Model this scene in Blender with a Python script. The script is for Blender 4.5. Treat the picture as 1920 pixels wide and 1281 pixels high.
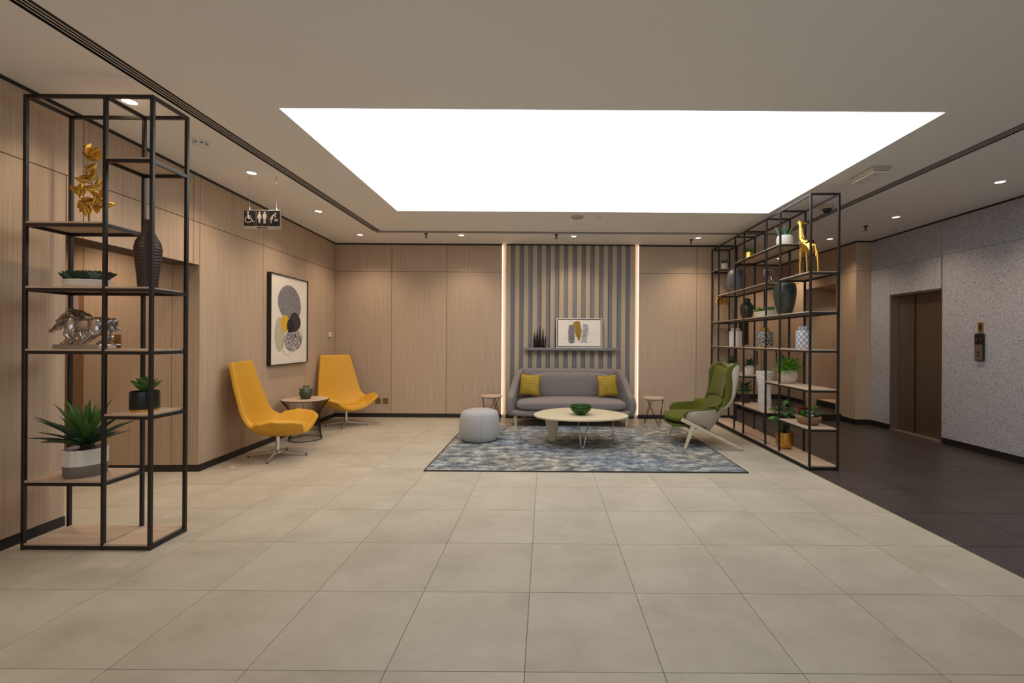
import bpy, bmesh, math, random
from mathutils import Vector, Matrix, Euler
PI = math.pi
random.seed(7)
for o in list(bpy.data.objects): bpy.data.objects.remove(o, do_unlink=True)
scene = bpy.context.scene
COL = scene.collection

# ------------------------------------------------------------------ camera
EYE = 1.4334
cam_d = bpy.data.cameras.new('camera'); cam = bpy.data.objects.new('camera', cam_d); COL.objects.link(cam)
cam.location = (0, 0, EYE)
cam.rotation_euler = (Matrix.Rotation(PI/2, 3, 'X') @ Matrix.Rotation(0.0064, 3, 'Z')).to_euler()
cam_d.sensor_fit = 'HORIZONTAL'; cam_d.sensor_width = 36.0
cam_d.lens = 829.5/1920*36
cam_d.shift_x = (960-1022.7)/1920
cam_d.shift_y = (637.2-640.5)/1920
cam_d.clip_start = 0.05
scene.camera = cam

# ------------------------------------------------------------------ world, exposure
w = bpy.data.worlds.new('world'); scene.world = w; w.use_nodes = True
w.node_tree.nodes['Background'].inputs[0].default_value = (0.86, 0.93, 1.0, 1)
w.node_tree.nodes['Background'].inputs[1].default_value = 0.9  # added ambient fill, comes in through the open rear of the room
scene.view_settings.view_transform = 'Standard'
scene.view_settings.look = 'None'
scene.view_settings.exposure = 0.0
scene.view_settings.gamma = 1.0
scene.view_settings.use_curve_mapping = False
PANEL_LIGHT = 2.75      # luminous ceiling
SPOT_W = 62.0           # recessed downlights
LED_E = 7.0             # strips beside the slat wall

# ------------------------------------------------------------------ materials
def _nt(name):
    m = bpy.data.materials.new(name); m.use_nodes = True
    nt = m.node_tree; b = nt.nodes['Principled BSDF']
    return m, nt, b
def mat(name, col, rough=0.5, metal=0.0, spec=0.5, var=0.0, vscale=(8, 8, 8), bump=0.0, bscale=80.0, coords='Object',
        sheen=0.0, rnd=0.0, detail=4.0):
    m, nt, b = _nt(name)
    b.inputs['Roughness'].default_value = rough
    b.inputs['Metallic'].default_value = metal
    b.inputs['Specular IOR Level'].default_value = spec
    b.inputs['Sheen Weight'].default_value = sheen
    b.inputs['Base Color'].default_value = (*col, 1)
    L = nt.links.new
    if coords == 'World':
        src = nt.nodes.new('ShaderNodeNewGeometry').outputs['Position']
    else:
        src = nt.nodes.new('ShaderNodeTexCoord').outputs['Object']
    if var > 0 or rnd > 0:
        mp = nt.nodes.new('ShaderNodeMapping'); mp.inputs['Scale'].default_value = vscale
        L(src, mp.inputs['Vector'])
        n = nt.nodes.new('ShaderNodeTexNoise'); n.inputs['Scale'].default_value = 1.0; n.inputs['Detail'].default_value = detail
        L(mp.outputs[0], n.inputs['Vector'])
        mr = nt.nodes.new('ShaderNodeMapRange')
        mr.inputs['From Min'].default_value = 0.3; mr.inputs['From Max'].default_value = 0.7
        mr.inputs['To Min'].default_value = 1-var; mr.inputs['To Max'].default_value = 1+var
        L(n.outputs['Fac'], mr.inputs['Value'])
        val = mr.outputs[0]
        if rnd > 0:
            oi = nt.nodes.new('ShaderNodeObjectInfo')
            r = nt.nodes.new('ShaderNodeMapRange'); r.inputs['To Min'].default_value = 1-rnd; r.inputs['To Max'].default_value = 1+rnd
            L(oi.outputs['Random'], r.inputs['Value'])
            mu = nt.nodes.new('ShaderNodeMath'); mu.operation = 'MULTIPLY'; L(val, mu.inputs[0]); L(r.outputs[0], mu.inputs[1]); val = mu.outputs[0]
        mx = nt.nodes.new('ShaderNodeVectorMath'); mx.operation = 'SCALE'; mx.inputs[0].default_value = col
        L(val, mx.inputs['Scale']); L(mx.outputs[0], b.inputs['Base Color'])
    if bump > 0:
        n2 = nt.nodes.new('ShaderNodeTexNoise'); n2.inputs['Scale'].default_value = bscale; n2.inputs['Detail'].default_value = 3
        L(src, n2.inputs['Vector'])
        bp = nt.nodes.new('ShaderNodeBump'); bp.inputs['Strength'].default_value = bump; bp.inputs['Distance'].default_value = 0.01
        L(n2.outputs['Fac'], bp.inputs['Height']); L(bp.outputs[0], b.inputs['Normal'])
    return m
def emit(name, col, strength, base=0.8):
    m, nt, b = _nt(name)
    b.inputs['Base Color'].default_value = (base, base, base, 1)
    b.inputs['Emission Color'].default_value = (*col, 1); b.inputs['Emission Strength'].default_value = strength
    return m
def ramp_mat(name, scale, stops, rough=0.6, coords='World', tex='noise', detail=8, distort=0.0, rough_n=0.6, bump=0.0, mapscale=(1, 1, 1), spec=0.5, rnd=0.0):
    m, nt, b = _nt(name); L = nt.links.new
    src = nt.nodes.new('ShaderNodeNewGeometry').outputs['Position'] if coords == 'World' else nt.nodes.new('ShaderNodeTexCoord').outputs['Object']
    mp = nt.nodes.new('ShaderNodeMapping'); mp.inputs['Scale'].default_value = mapscale; L(src, mp.inputs['Vector'])
    vec = mp.outputs[0]
    if rnd > 0:
        oi = nt.nodes.new('ShaderNodeObjectInfo')
        sc = nt.nodes.new('ShaderNodeMath'); sc.operation = 'MULTIPLY'; sc.inputs[1].default_value = rnd; L(oi.outputs['Random'], sc.inputs[0])
        ad = nt.nodes.new('ShaderNodeVectorMath'); ad.operation = 'ADD'; L(vec, ad.inputs[0]); L(sc.outputs[0], ad.inputs[1]); vec = ad.outputs[0]
    if tex == 'noise':
        n = nt.nodes.new('ShaderNodeTexNoise'); n.inputs['Scale'].default_value = scale; n.inputs['Detail'].default_value = detail
        n.inputs['Roughness'].default_value = rough_n; n.inputs['Distortion'].default_value = distort; out = n.outputs['Fac']
    else:
        n = nt.nodes.new('ShaderNodeTexVoronoi'); n.inputs['Scale'].default_value = scale; out = n.outputs['Distance']
    L(vec, n.inputs['Vector'])
    cr = nt.nodes.new('ShaderNodeValToRGB'); e = cr.color_ramp.elements
    while len(e) < len(stops): e.new(0.5)
    for el, (p, c) in zip(e, stops): el.position = p; el.color = (*c, 1)
    L(out, cr.inputs[0]); L(cr.outputs[0], b.inputs['Base Color'])
    b.inputs['Roughness'].default_value = rough; b.inputs['Specular IOR Level'].default_value = spec
    if bump:
        bp = nt.nodes.new('ShaderNodeBump'); bp.inputs['Strength'].default_value = bump; bp.inputs['Distance'].default_value = 0.01
        L(out, bp.inputs['Height']); L(bp.outputs[0], b.inputs['Normal'])
    return m

WOOD = (0.50, 0.375, 0.27)
M = {}
M['wood_wall'] = mat('wood_wall', WOOD, 0.55, var=0.16, vscale=(170, 170, 1.2), coords='World', rnd=0.035, spec=0.3)
M['wood_dark'] = mat('wood_dark', (0.26, 0.15, 0.085), 0.5, var=0.15, vscale=(150, 150, 1.5), coords='World', spec=0.3)
M['wood_slat'] = mat('wood_slat', (0.47, 0.375, 0.27), 0.55, var=0.12, vscale=(200, 200, 1.2), coords='World', spec=0.3)
M['wood_board'] = mat('wood_board', (0.55, 0.41, 0.30), 0.5, var=0.10, vscale=(6, 90, 90), coords='Object', spec=0.3)
M['wood_pale'] = mat('wood_pale', (0.62, 0.53, 0.36), 0.45, var=0.06, vscale=(4, 60, 60))
M['seam'] = mat('seam', (0.10, 0.065, 0.04), 0.8)
M['base_black'] = mat('base_black', (0.018, 0.014, 0.011), 0.45)
M['grey_panel'] = mat('grey_panel', (0.215, 0.205, 0.215), 0.6, var=0.05, vscale=(3, 3, 1), coords='World')
M['ceiling'] = mat('ceiling', (0.87, 0.86, 0.84), 0.9, spec=0.1)
M['white_paint'] = mat('white_paint', (0.85, 0.85, 0.85), 0.8)
M['grout'] = mat('grout', (0.17, 0.145, 0.115), 0.9)
M['grout_dark'] = mat('grout_dark', (0.22, 0.20, 0.185), 0.9)
M['tile'] = ramp_mat('tile', 1.9, [(0.30, (0.40, 0.352, 0.272)), (0.5, (0.485, 0.432, 0.342)), (0.7, (0.555, 0.502, 0.405))], rough=0.42, rough_n=0.72, detail=9, mapscale=(1, 1.3, 1), spec=0.35, rnd=9.0)
M['tile_dark'] = ramp_mat('tile_dark', 3.0, [(0.3, (0.036, 0.030, 0.028)), (0.7, (0.056, 0.050, 0.048))], rough=0.36, spec=0.5)
M['black_metal'] = mat('black_metal', (0.013, 0.010, 0.009), 0.38)
M['dark_metal'] = mat('dark_metal', (0.03, 0.02, 0.017), 0.4, metal=0.6)
M['chrome'] = mat('chrome', (0.72, 0.72, 0.74), 0.16, metal=1.0)
M['silver'] = mat('silver', (0.62, 0.58, 0.56), 0.14, metal=1.0)
M['dark_silver'] = mat('dark_silver', (0.30, 0.28, 0.28), 0.2, metal=1.0)
M['gold'] = mat('gold', (0.83, 0.52, 0.12), 0.24, metal=1.0)
M['gold_old'] = mat('gold_old', (0.62, 0.36, 0.07), 0.36, metal=1.0, var=0.2, vscale=(20, 20, 20))
M['brass'] = mat('brass', (0.42, 0.26, 0.10), 0.38, metal=0.8)
M['bronze_steel'] = mat('bronze_steel', (0.27, 0.22, 0.18), 0.40, metal=0.9, var=0.06, vscale=(120, 120, 1), coords='World')
M['bronze_light'] = mat('bronze_light', (0.30, 0.245, 0.20), 0.4, metal=0.8)
M['sill'] = mat('sill', (0.20, 0.15, 0.125), 0.5, metal=0.4)
M['white_ceramic'] = mat('white_ceramic', (0.78, 0.74, 0.68), 0.4)
M['cream_ceramic'] = mat('cream_ceramic', (0.70, 0.62, 0.50), 0.5)
M['dark_ceramic'] = mat('dark_ceramic', (0.028, 0.024, 0.020), 0.32)
M['brown_ceramic'] = mat('brown_ceramic', (0.035, 0.018, 0.012), 0.42)
M['grey_ceramic'] = mat('grey_ceramic', (0.10, 0.10, 0.11), 0.45, var=0.15, vscale=(30, 30, 30))
M['green_dark_glaze'] = mat('green_dark_glaze', (0.035, 0.045, 0.030), 0.25, var=0.3, vscale=(3, 3, 25))
M['green_jar'] = mat('green_jar', (0.055, 0.068, 0.040), 0.4, var=0.3, vscale=(10, 10, 60))
M['taupe'] = mat('taupe', (0.20, 0.175, 0.15), 0.7)
M['soil'] = mat('soil', (0.05, 0.03, 0.02), 0.95)
M['leaf'] = mat('leaf', (0.075, 0.18, 0.030), 0.45, var=0.3, vscale=(14, 14, 14), rnd=0.25)
M['leaf_dark'] = mat('leaf_dark', (0.022, 0.060, 0.028), 0.45, var=0.3, vscale=(14, 14, 14), rnd=0.25)
M['leaf_light'] = mat('leaf_light', (0.20, 0.38, 0.045), 0.45, var=0.3, vscale=(14, 14, 14), rnd=0.3)
M['leaf_blue'] = mat('leaf_blue', (0.13, 0.23, 0.17), 0.5, var=0.3, vscale=(14, 14, 14), rnd=0.25)
M['flower_red'] = mat('flower_red', (0.33, 0.035, 0.03), 0.5, rnd=0.2)
M['flower_white'] = mat('flower_white', (0.62, 0.60, 0.55), 0.6, rnd=0.2)
M['flower_lime'] = mat('flower_lime', (0.48, 0.42, 0.06), 0.6, rnd=0.2)
M['mustard'] = mat('mustard', (0.66, 0.345, 0.030), 0.5, bump=0.05, bscale=200, spec=0.35)
M['sofa_grey'] = mat('sofa_grey', (0.235, 0.205, 0.195), 0.9, var=0.14, vscale=(160, 160, 24), bump=0.12, bscale=300, spec=0.15, sheen=0.2)
M['pouf_grey'] = mat('pouf_grey', (0.42, 0.41, 0.40), 0.9, var=0.10, vscale=(90, 90, 200), bump=0.12, bscale=300, spec=0.15, sheen=0.15)
M['chair_green'] = mat('chair_green', (0.100, 0.103, 0.011), 0.9, var=0.35, vscale=(110, 110, 110), bump=0.2, bscale=260, spec=0.15, sheen=0.1)
M['piping'] = mat('piping', (0.055, 0.068, 0.015), 0.9)
M['chair_shell'] = mat('chair_shell', (0.50, 0.435, 0.345), 0.45, spec=0.4)
M['plastic_white'] = mat('plastic_white', (0.78, 0.76, 0.72), 0.45)
M['plastic_beige'] = mat('plastic_beige', (0.48, 0.39, 0.27), 0.5)
M['plastic_black'] = mat('plastic_black', (0.012, 0.012, 0.013), 0.25)
M['paper'] = mat('paper', (0.80, 0.74, 0.66), 0.8)
M['ink_grey'] = mat('ink_grey', (0.21, 0.20, 0.215), 0.9, var=0.45, vscale=(55, 55, 55))
M['ink_light'] = mat('ink_light', (0.42, 0.41, 0.42), 0.9, var=0.4, vscale=(70, 70, 20))
M['ink_speckle'] = ramp_mat('ink_speckle', 42, [(0.45, (0.06, 0.055, 0.07)), (0.56, (0.60, 0.57, 0.55))], rough=0.9, coords='Object', detail=6)
M['ink_yellow'] = mat('ink_yellow', (0.66, 0.40, 0.02), 0.9)
M['ink_ochre'] = mat('ink_ochre', (0.33, 0.19, 0.03), 0.9, var=0.2, vscale=(30, 30, 30))
M['ink_sage'] = mat('ink_sage', (0.50, 0.47, 0.34), 0.9)
M['ink_plum'] = mat('ink_plum', (0.040, 0.030, 0.036), 0.9)
M['ink_black'] = mat('ink_black', (0.012, 0.010, 0.012), 0.9)
M['sign_black'] = mat('sign_black', (0.008, 0.008, 0.009), 0.3)
M['sign_grey'] = mat('sign_grey', (0.27, 0.245, 0.23), 0.5)
M['sign_frame'] = mat('sign_frame', (0.30, 0.26, 0.23), 0.4, metal=0.5)
M['sign_pink'] = mat('sign_pink', (0.42, 0.30, 0.27), 0.6)
M['screen_red'] = emit('screen_red', (0.9, 0.03, 0.03), 0.22, 0.01)
M['lamp_glow'] = emit('lamp_glow', (1.0, 0.86, 0.66), 6.0)
M['led_glow'] = emit('led_glow', (1.0, 0.62, 0.36), LED_E)
M['sky_panel'] = emit('sky_panel', (0.95, 0.98, 1.0), PANEL_LIGHT)
M['dark_glass'] = mat('dark_glass', (0.02, 0.014, 0.01), 0.15)
# terrazzo
def terrazzo():
    m, nt, b = _nt('terrazzo'); L = nt.links.new
    pos = nt.nodes.new('ShaderNodeNewGeometry').outputs['Position']
    def vor(scale, off):
        mp = nt.nodes.new('ShaderNodeMapping'); mp.inputs['Location'].default_value = off; L(pos, mp.inputs['Vector'])
        v = nt.nodes.new('ShaderNodeTexVoronoi'); v.inputs['Scale'].default_value = scale; L(mp.outputs[0], v.inputs['Vector']); return v
    n = nt.nodes.new('ShaderNodeTexNoise'); n.inputs['Scale'].default_value = 60; n.inputs['Detail'].default_value = 4; L(pos, n.inputs['Vector'])
    cr = nt.nodes.new('ShaderNodeValToRGB'); cr.color_ramp.elements[0].position = 0.25; cr.color_ramp.elements[1].position = 0.8
    cr.color_ramp.elements[0].color = (0.32, 0.32, 0.345, 1); cr.color_ramp.elements[1].color = (0.50, 0.505, 0.55, 1)
    L(n.outputs['Fac'], cr.inputs[0]); cur = cr.outputs[0]
    for scale, off, thr, col in ((58, (0, 0, 0), 0.27, (0.09, 0.085, 0.085)), (44, (3, 1, 2), 0.22, (0.72, 0.70, 0.70)), (33, (7, 4, 1), 0.24, (0.055, 0.05, 0.05)), (95, (1, 8, 5), 0.30, (0.60, 0.58, 0.59))):
        v = vor(scale, off)
        lt = nt.nodes.new('ShaderNodeMath'); lt.operation = 'LESS_THAN'; lt.inputs[1].default_value = thr; L(v.outputs['Distance'], lt.inputs[0])
        sp = nt.nodes.new('ShaderNodeSeparateColor'); L(v.outputs['Color'], sp.inputs[0])
        g = nt.nodes.new('ShaderNodeMath'); g.operation = 'GREATER_THAN'; g.inputs[1].default_value = 0.45; L(sp.outputs[0], g.inputs[0])
        mu = nt.nodes.new('ShaderNodeMath'); mu.operation = 'MULTIPLY'; L(lt.outputs[0], mu.inputs[0]); L(g.outputs[0], mu.inputs[1])
        mx = nt.nodes.new('ShaderNodeMix'); mx.data_type = 'RGBA'; L(mu.outputs[0], mx.inputs[0]); L(cur, mx.inputs[6]); mx.inputs[7].default_value = (*col, 1); cur = mx.outputs[2]
    L(cur, b.inputs['Base Color']); b.inputs['Roughness'].default_value = 0.5; b.inputs['Specular IOR Level'].default_value = 0.3
    return m
M['terrazzo'] = terrazzo()
def rug_mat():
    m, nt, b = _nt('rug_weave'); L = nt.links.new
    pos = nt.nodes.new('ShaderNodeNewGeometry').outputs['Position']
    def noise(sc, scale, detail, rough):
        mp = nt.nodes.new('ShaderNodeMapping'); mp.inputs['Scale'].default_value = sc; L(pos, mp.inputs['Vector'])
        n = nt.nodes.new('ShaderNodeTexNoise'); n.inputs['Scale'].default_value = scale; n.inputs['Detail'].default_value = detail; n.inputs['Roughness'].default_value = rough
        L(mp.outputs[0], n.inputs['Vector']); return n.outputs['Fac']
    a = noise((1.6, 2.6, 1), 3.4, 10, 0.78)
    c = noise((5, 60, 1), 2.0, 4, 0.6)
    d = noise((0.8, 1.0, 1), 1.1, 3, 0.5)
    ad = nt.nodes.new('ShaderNodeMath'); ad.operation = 'MULTIPLY_ADD'; L(c, ad.inputs[0]); ad.inputs[1].default_value = 0.30; L(a, ad.inputs[2])
    ad2 = nt.nodes.new('ShaderNodeMath'); ad2.operation = 'SUBTRACT'; L(ad.outputs[0], ad2.inputs[0]); ad2.inputs[1].default_value = 0.15
    cr = nt.nodes.new('ShaderNodeValToRGB'); e = cr.color_ramp.elements
    st = [(0.36, (0.055, 0.065, 0.085)), (0.44, (0.125, 0.135, 0.15)), (0.50, (0.215, 0.215, 0.205)), (0.56, (0.37, 0.355, 0.31)), (0.64, (0.58, 0.57, 0.52))]
    while len(e) < len(st): e.new(0.5)
    for el, (p, q) in zip(e, st): el.position = p; el.color = (*q, 1)
    L(ad2.outputs[0], cr.inputs[0])
    cr2 = nt.nodes.new('ShaderNodeValToRGB'); cr2.color_ramp.elements[0].position = 0.35; cr2.color_ramp.elements[1].position = 0.65
    cr2.color_ramp.elements[0].color = (1.12, 1.06, 0.98, 1); cr2.color_ramp.elements[1].color = (0.82, 0.95, 1.12, 1)
    L(d, cr2.inputs[0])
    mx = nt.nodes.new('ShaderNodeMix'); mx.data_type = 'RGBA'; mx.blend_type = 'MULTIPLY'; mx.inputs[0].default_value = 1.0
    L(cr.outputs[0], mx.inputs[6]); L(cr2.outputs[0], mx.inputs[7]); L(mx.outputs[2], b.inputs['Base Color'])
    b.inputs['Roughness'].default_value = 0.95; b.inputs['Specular IOR Level'].default_value = 0.1
    bp = nt.nodes.new('ShaderNodeBump'); bp.inputs['Strength'].default_value = 0.3; bp.inputs['Distance'].default_value = 0.01; L(c, bp.inputs['Height']); L(bp.outputs[0], b.inputs['Normal'])
    return m
M['rug'] = rug_mat()
def pillow_mat():
    m, nt, b = _nt('pillow_weave'); L = nt.links.new
    co = nt.nodes.new('ShaderNodeTexCoord').outputs['Object']
    mp = nt.nodes.new('ShaderNodeMapping'); mp.inputs['Rotation'].default_value = (0, PI/4, 0); mp.inputs['Scale'].default_value = (1, 0, 1); L(co, mp.inputs['Vector'])
    ck = nt.nodes.new('ShaderNodeTexChecker'); ck.inputs['Scale'].default_value = 52
    ck.inputs[1].default_value = (0.50, 0.36, 0.025, 1); ck.inputs[2].default_value = (0.22, 0.125, 0.012, 1); L(mp.outputs[0], ck.inputs['Vector'])
    L(ck.outputs[0], b.inputs['Base Color']); b.inputs['Roughness'].default_value = 0.7
    return m
M['pillow'] = pillow_mat()
def glass_mat():
    m, nt, b = _nt('green_glass')
    b.inputs['Base Color'].default_value = (0.045, 0.17, 0.012, 1); b.inputs['Transmission Weight'].default_value = 0.85
    b.inputs['Roughness'].default_value = 0.04; b.inputs['IOR'].default_value = 1.45
    return m
M['green_glass'] = glass_mat()
def lattice_mat(name, base, line, scale, width):
    m, nt, b = _nt(name); L = nt.links.new
    co = nt.nodes.new('ShaderNodeTexCoord').outputs['Object']
    sep = nt.nodes.new('ShaderNodeSeparateXYZ'); L(co, sep.inputs[0])
    at = nt.nodes.new('ShaderNodeMath'); at.operation = 'ARCTAN2'; L(sep.outputs[1], at.inputs[0]); L(sep.outputs[0], at.inputs[1])
    outs = []
    for sgn in (1, -1):
        z = nt.nodes.new('ShaderNodeMath'); z.operation = 'MULTIPLY_ADD'; L(sep.outputs[2], z.inputs[0]); z.inputs[1].default_value = sgn*scale
        k = nt.nodes.new('ShaderNodeMath'); k.operation = 'MULTIPLY'; k.inputs[1].default_value = 10/(2*PI); L(at.outputs[0], k.inputs[0]); L(k.outputs[0], z.inputs[2])
        fr = nt.nodes.new('ShaderNodeMath'); fr.operation = 'FRACT'; L(z.outputs[0], fr.inputs[0])
        lt = nt.nodes.new('ShaderNodeMath'); lt.operation = 'LESS_THAN'; lt.inputs[1].default_value = width; L(fr.outputs[0], lt.inputs[0]); outs.append(lt.outputs[0])
    mxm = nt.nodes.new('ShaderNodeMath'); mxm.operation = 'MAXIMUM'; L(outs[0], mxm.inputs[0]); L(outs[1], mxm.inputs[1])
    mx = nt.nodes.new('ShaderNodeMix'); mx.data_type = 'RGBA'; L(mxm.outputs[0], mx.inputs[0]); mx.inputs[6].default_value = (*base, 1); mx.inputs[7].default_value = (*line, 1)
    L(mx.outputs[2], b.inputs['Base Color']); b.inputs['Roughness'].default_value = 0.3
    return m
M['lattice'] = lattice_mat('lattice_glaze', (0.60, 0.62, 0.66), (0.03, 0.035, 0.055), 14.0, 0.13)
M['mosaic'] = ramp_mat('mosaic_glaze', 70, [(0.40, (0.60, 0.57, 0.48)), (0.5, (0.05, 0.04, 0.035))], rough=0.3, coords='Object', tex='voronoi')

# ------------------------------------------------------------------ geometry helpers
class MB:
    def __init__(s): s.v = []; s.f = []
    def add(s, v, f):
        n = len(s.v); s.v += [tuple(p) for p in v]; s.f += [tuple(i+n for i in q) for q in f]; return s
    def box(s, x0, x1, y0, y1, z0, z1):
        v = [(x, y, z) for x in (x0, x1) for y in (y0, y1) for z in (z0, z1)]
        return s.add(v, [(0, 1, 3, 2), (4, 6, 7, 5), (0, 4, 5, 1), (2, 3, 7, 6), (0, 2, 6, 4), (1, 5, 7, 3)])
    def prism(s, pts, axis, a, b):
        """extrude polygon pts (2D) along axis between a and b"""
        def P(p, t): return {'x': (t, p[0], p[1]), 'y': (p[0], t, p[1]), 'z': (p[0], p[1], t)}[axis]
        n = len(pts); v = [P(p, a) for p in pts]+[P(p, b) for p in pts]
        f = [tuple(range(n))[::-1], tuple(range(n, 2*n))]+[(i, (i+1) % n, n+(i+1) % n, n+i) for i in range(n)]
        return s.add(v, f)
    def lathe(s, prof, n=32, c=(0, 0, 0), flute=None, sx=1, sy=1, cap=True):
        v = []; m = len(prof)
        for j, (r, z) in enumerate(prof):
            for i in range(n):
                a = 2*PI*i/n; rr = r*(flute(a, z, j) if flute else 1)
                v.append((c[0]+rr*math.cos(a)*sx, c[1]+rr*math.sin(a)*sy, c[2]+z))
        f = [(j*n+i, j*n+(i+1) % n, (j+1)*n+(i+1) % n, (j+1)*n+i) for j in range(m-1) for i in range(n)]
        if cap:
            if prof[0][0] > 1e-6: f.append(tuple(range(n))[::-1])
            if prof[-1][0] > 1e-6: f.append(tuple(range((m-1)*n, m*n)))
        return s.add(v, f)
    def tube(s, pts, r, n=8, closed=False, cap=True):
        pts = [Vector(p) for p in pts]; m = len(pts)
        rs = r if isinstance(r, (list, tuple)) else [r]*m
        v = []; prev = None
        for i, p in enumerate(pts):
            if closed: t = pts[(i+1) % m]-pts[i-1]
            else: t = pts[min(i+1, m-1)]-pts[max(i-1, 0)]
            t.normalize()
            if prev is None:
                u = t.orthogonal().normalized()
            else:
                u = prev-t*prev.dot(t)
                u = u.normalized() if u.length > 1e-6 else t.orthogonal().normalized()
            prev = u; w_ = t.cross(u)
            for k in range(n):
                a = 2*PI*k/n; v.append(p+(u*math.cos(a)+w_*math.sin(a))*rs[i])
        f = [(j*n+i, j*n+(i+1) % n, (j+1)*n+(i+1) % n, (j+1)*n+i) for j in range(m-1) for i in range(n)]
        if closed: f += [((m-1)*n+i, (m-1)*n+(i+1) % n, (i+1) % n, i) for i in range(n)]
        elif cap: f += [tuple(range(n))[::-1], tuple(range((m-1)*n, m*n))]
        return s.add(v, f)
    def bar(s, p0, p1, w, h, w1=None, h1=None, up=(0, 0, 1)):
        p0, p1 = Vector(p0), Vector(p1); t = (p1-p0).normalized(); sd = t.cross(Vector(up))
        if sd.length < 1e-5: sd = t.orthogonal()
        sd.normalize(); u = sd.cross(t); w1 = w if w1 is None else w1; h1 = h if h1 is None else h1
        v = []
        for p, a, b in ((p0, w, h), (p1, w1, h1)):
            v += [p+sd*x*a/2+u*y*b/2 for x, y in ((-1, -1), (1, -1), (1, 1), (-1, 1))]
        return s.add(v, [(3, 2, 1, 0), (4, 5, 6, 7)]+[(i, (i+1) % 4, 4+(i+1) % 4, 4+i) for i in range(4)])
    def ell(s, c, r, n=16, m=10):
        prof = [(max(math.sin(PI*j/m), 1e-7), -math.cos(PI*j/m)) for j in range(m+1)]
        k = MB().lathe(prof, n, cap=False)
        return s.add([(c[0]+x*r[0], c[1]+y*r[1], c[2]+z*r[2]) for x, y, z in k.v], k.f)
    def grid(s, fn, nu, nv, closed_u=False):
        v = [fn(i/(nu if closed_u else nu-1), j/(nv-1)) for j in range(nv) for i in range(nu)]
        f = []
        for j in range(nv-1):
            for i in range(nu if closed_u else nu-1):
                k = (i+1) % nu; f.append((j*nu+i, j*nu+k, (j+1)*nu+k, (j+1)*nu+i))
        return s.add(v, f)
    def mesh(s, name):
        me = bpy.data.meshes.new(name); me.from_pydata(s.v, [], s.f); me.update()
        bm = bmesh.new(); bm.from_mesh(me)
        bmesh.ops.remove_doubles(bm, verts=bm.verts, dist=1e-6)
        bmesh.ops.recalc_face_normals(bm, faces=bm.faces); bm.to_mesh(me); bm.free()
        return me
    def obj(s, name, m, parent=None, smooth=False, bevel=0, loc=(0, 0, 0), rot=(0, 0, 0), sub=0, solid=0, offset=-1, segs=2):
        return link(name, s.mesh(name), m, parent, smooth, bevel, loc, rot, sub, solid, offset, segs)
def link(name, me, m, parent=None, smooth=False, bevel=0, loc=(0, 0, 0), rot=(0, 0, 0), sub=0, solid=0, offset=-1, segs=2):
    o = bpy.data.objects.new(name, me); COL.objects.link(o)
    if m is not None and not me.materials: me.materials.append(M[m] if isinstance(m, str) else m)
    o.parent = parent; o.location = loc; o.rotation_euler = rot
    if smooth:
        for p in me.polygons: p.use_smooth = True
        if smooth is not True: me.set_sharp_from_angle(angle=math.radians(smooth))
    if solid:
        md = o.modifiers.new('thick', 'SOLIDIFY'); md.thickness = solid; md.offset = offset
    if bevel:
        md = o.modifiers.new('bevel', 'BEVEL'); md.width = bevel; md.segments = segs; md.limit_method = 'ANGLE'; md.angle_limit = math.radians(40)
    if sub:
        md = o.modifiers.new('sub', 'SUBSURF'); md.levels = sub; md.render_levels = sub
    return o
def tag(o, label, cat, group=None):
    o['label'] = label; o['category'] = cat
    if group: o['group'] = group
    return o
def thing(name, label, cat, loc=(0, 0, 0), rz=0.0, group=None):
    o = bpy.data.objects.new(name, None); COL.objects.link(o); o.empty_display_size = 0.1
    o.location = loc; o.rotation_euler = (0, 0, rz)
    return tag(o, label, cat, group)
def struct(o): o['kind'] = 'structure'; return o
def smoothpath(ctrl, n):
    """Catmull-Rom through ctrl, n samples"""
    P = [Vector(c) for c in ctrl]; m = len(P)-1; out = []
    for k in range(n):
        t = k/(n-1)*m; i = min(int(t), m-1); t -= i
        a, b, c, d = P[max(i-1, 0)], P[i], P[i+1], P[min(i+2, m)]
        out.append(0.5*((2*b)+(c-a)*t+(2*a-5*b+4*c-d)*t*t+(3*b-a-3*c+d)*t**3))
    return out
def lerp_curve(pts, t):
    """piecewise linear y(x)"""
    for (a, p), (b, q) in zip(pts, pts[1:]):
        if t <= b: return p+(q-p)*(t-a)/(b-a) if b > a else q
    return pts[-1][1]
def sm(t): t = max(0, min(1, t)); return t*t*(3-2*t)
def skin(name, nodes, edges, m, parent, loc=(0, 0, 0), rot=(0, 0, 0), root=0, sub=2, scale=1.0):
    """continuous body grown from a skeleton: nodes = [(pos, radius)]"""
    me = bpy.data.meshes.new(name); me.from_pydata([tuple(Vector(p)*scale) for p, r in nodes], edges, [])
    o = bpy.data.objects.new(name, me); COL.objects.link(o); o.parent = parent; o.location = loc; o.rotation_euler = rot
    me.materials.append(M[m])
    md = o.modifiers.new('skin', 'SKIN'); md.use_smooth_shade = True
    sv = me.skin_vertices[0].data if me.skin_vertices else None
    for i, (p, r) in enumerate(nodes):
        rr = (r, r) if not isinstance(r, tuple) else r
        sv[i].radius = (rr[0]*scale, rr[1]*scale); sv[i].use_root = (i == root)
    if sub:
        s2 = o.modifiers.new('sub', 'SUBSURF'); s2.levels = sub; s2.render_levels = sub
    return o
def remesh(name, b, m, parent, voxel=0.004, smooth_it=3, loc=(0, 0, 0), rot=(0, 0, 0)):
    """fuse overlapping solids into one continuous body"""
    o = b.obj(name, m, parent, loc=loc, rot=rot)
    md = o.modifiers.new('fuse', 'REMESH'); md.mode = 'VOXEL'; md.voxel_size = voxel; md.use_smooth_shade = True
    s2 = o.modifiers.new('soften', 'SMOOTH'); s2.iterations = smooth_it; s2.factor = 0.5
    return o
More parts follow.
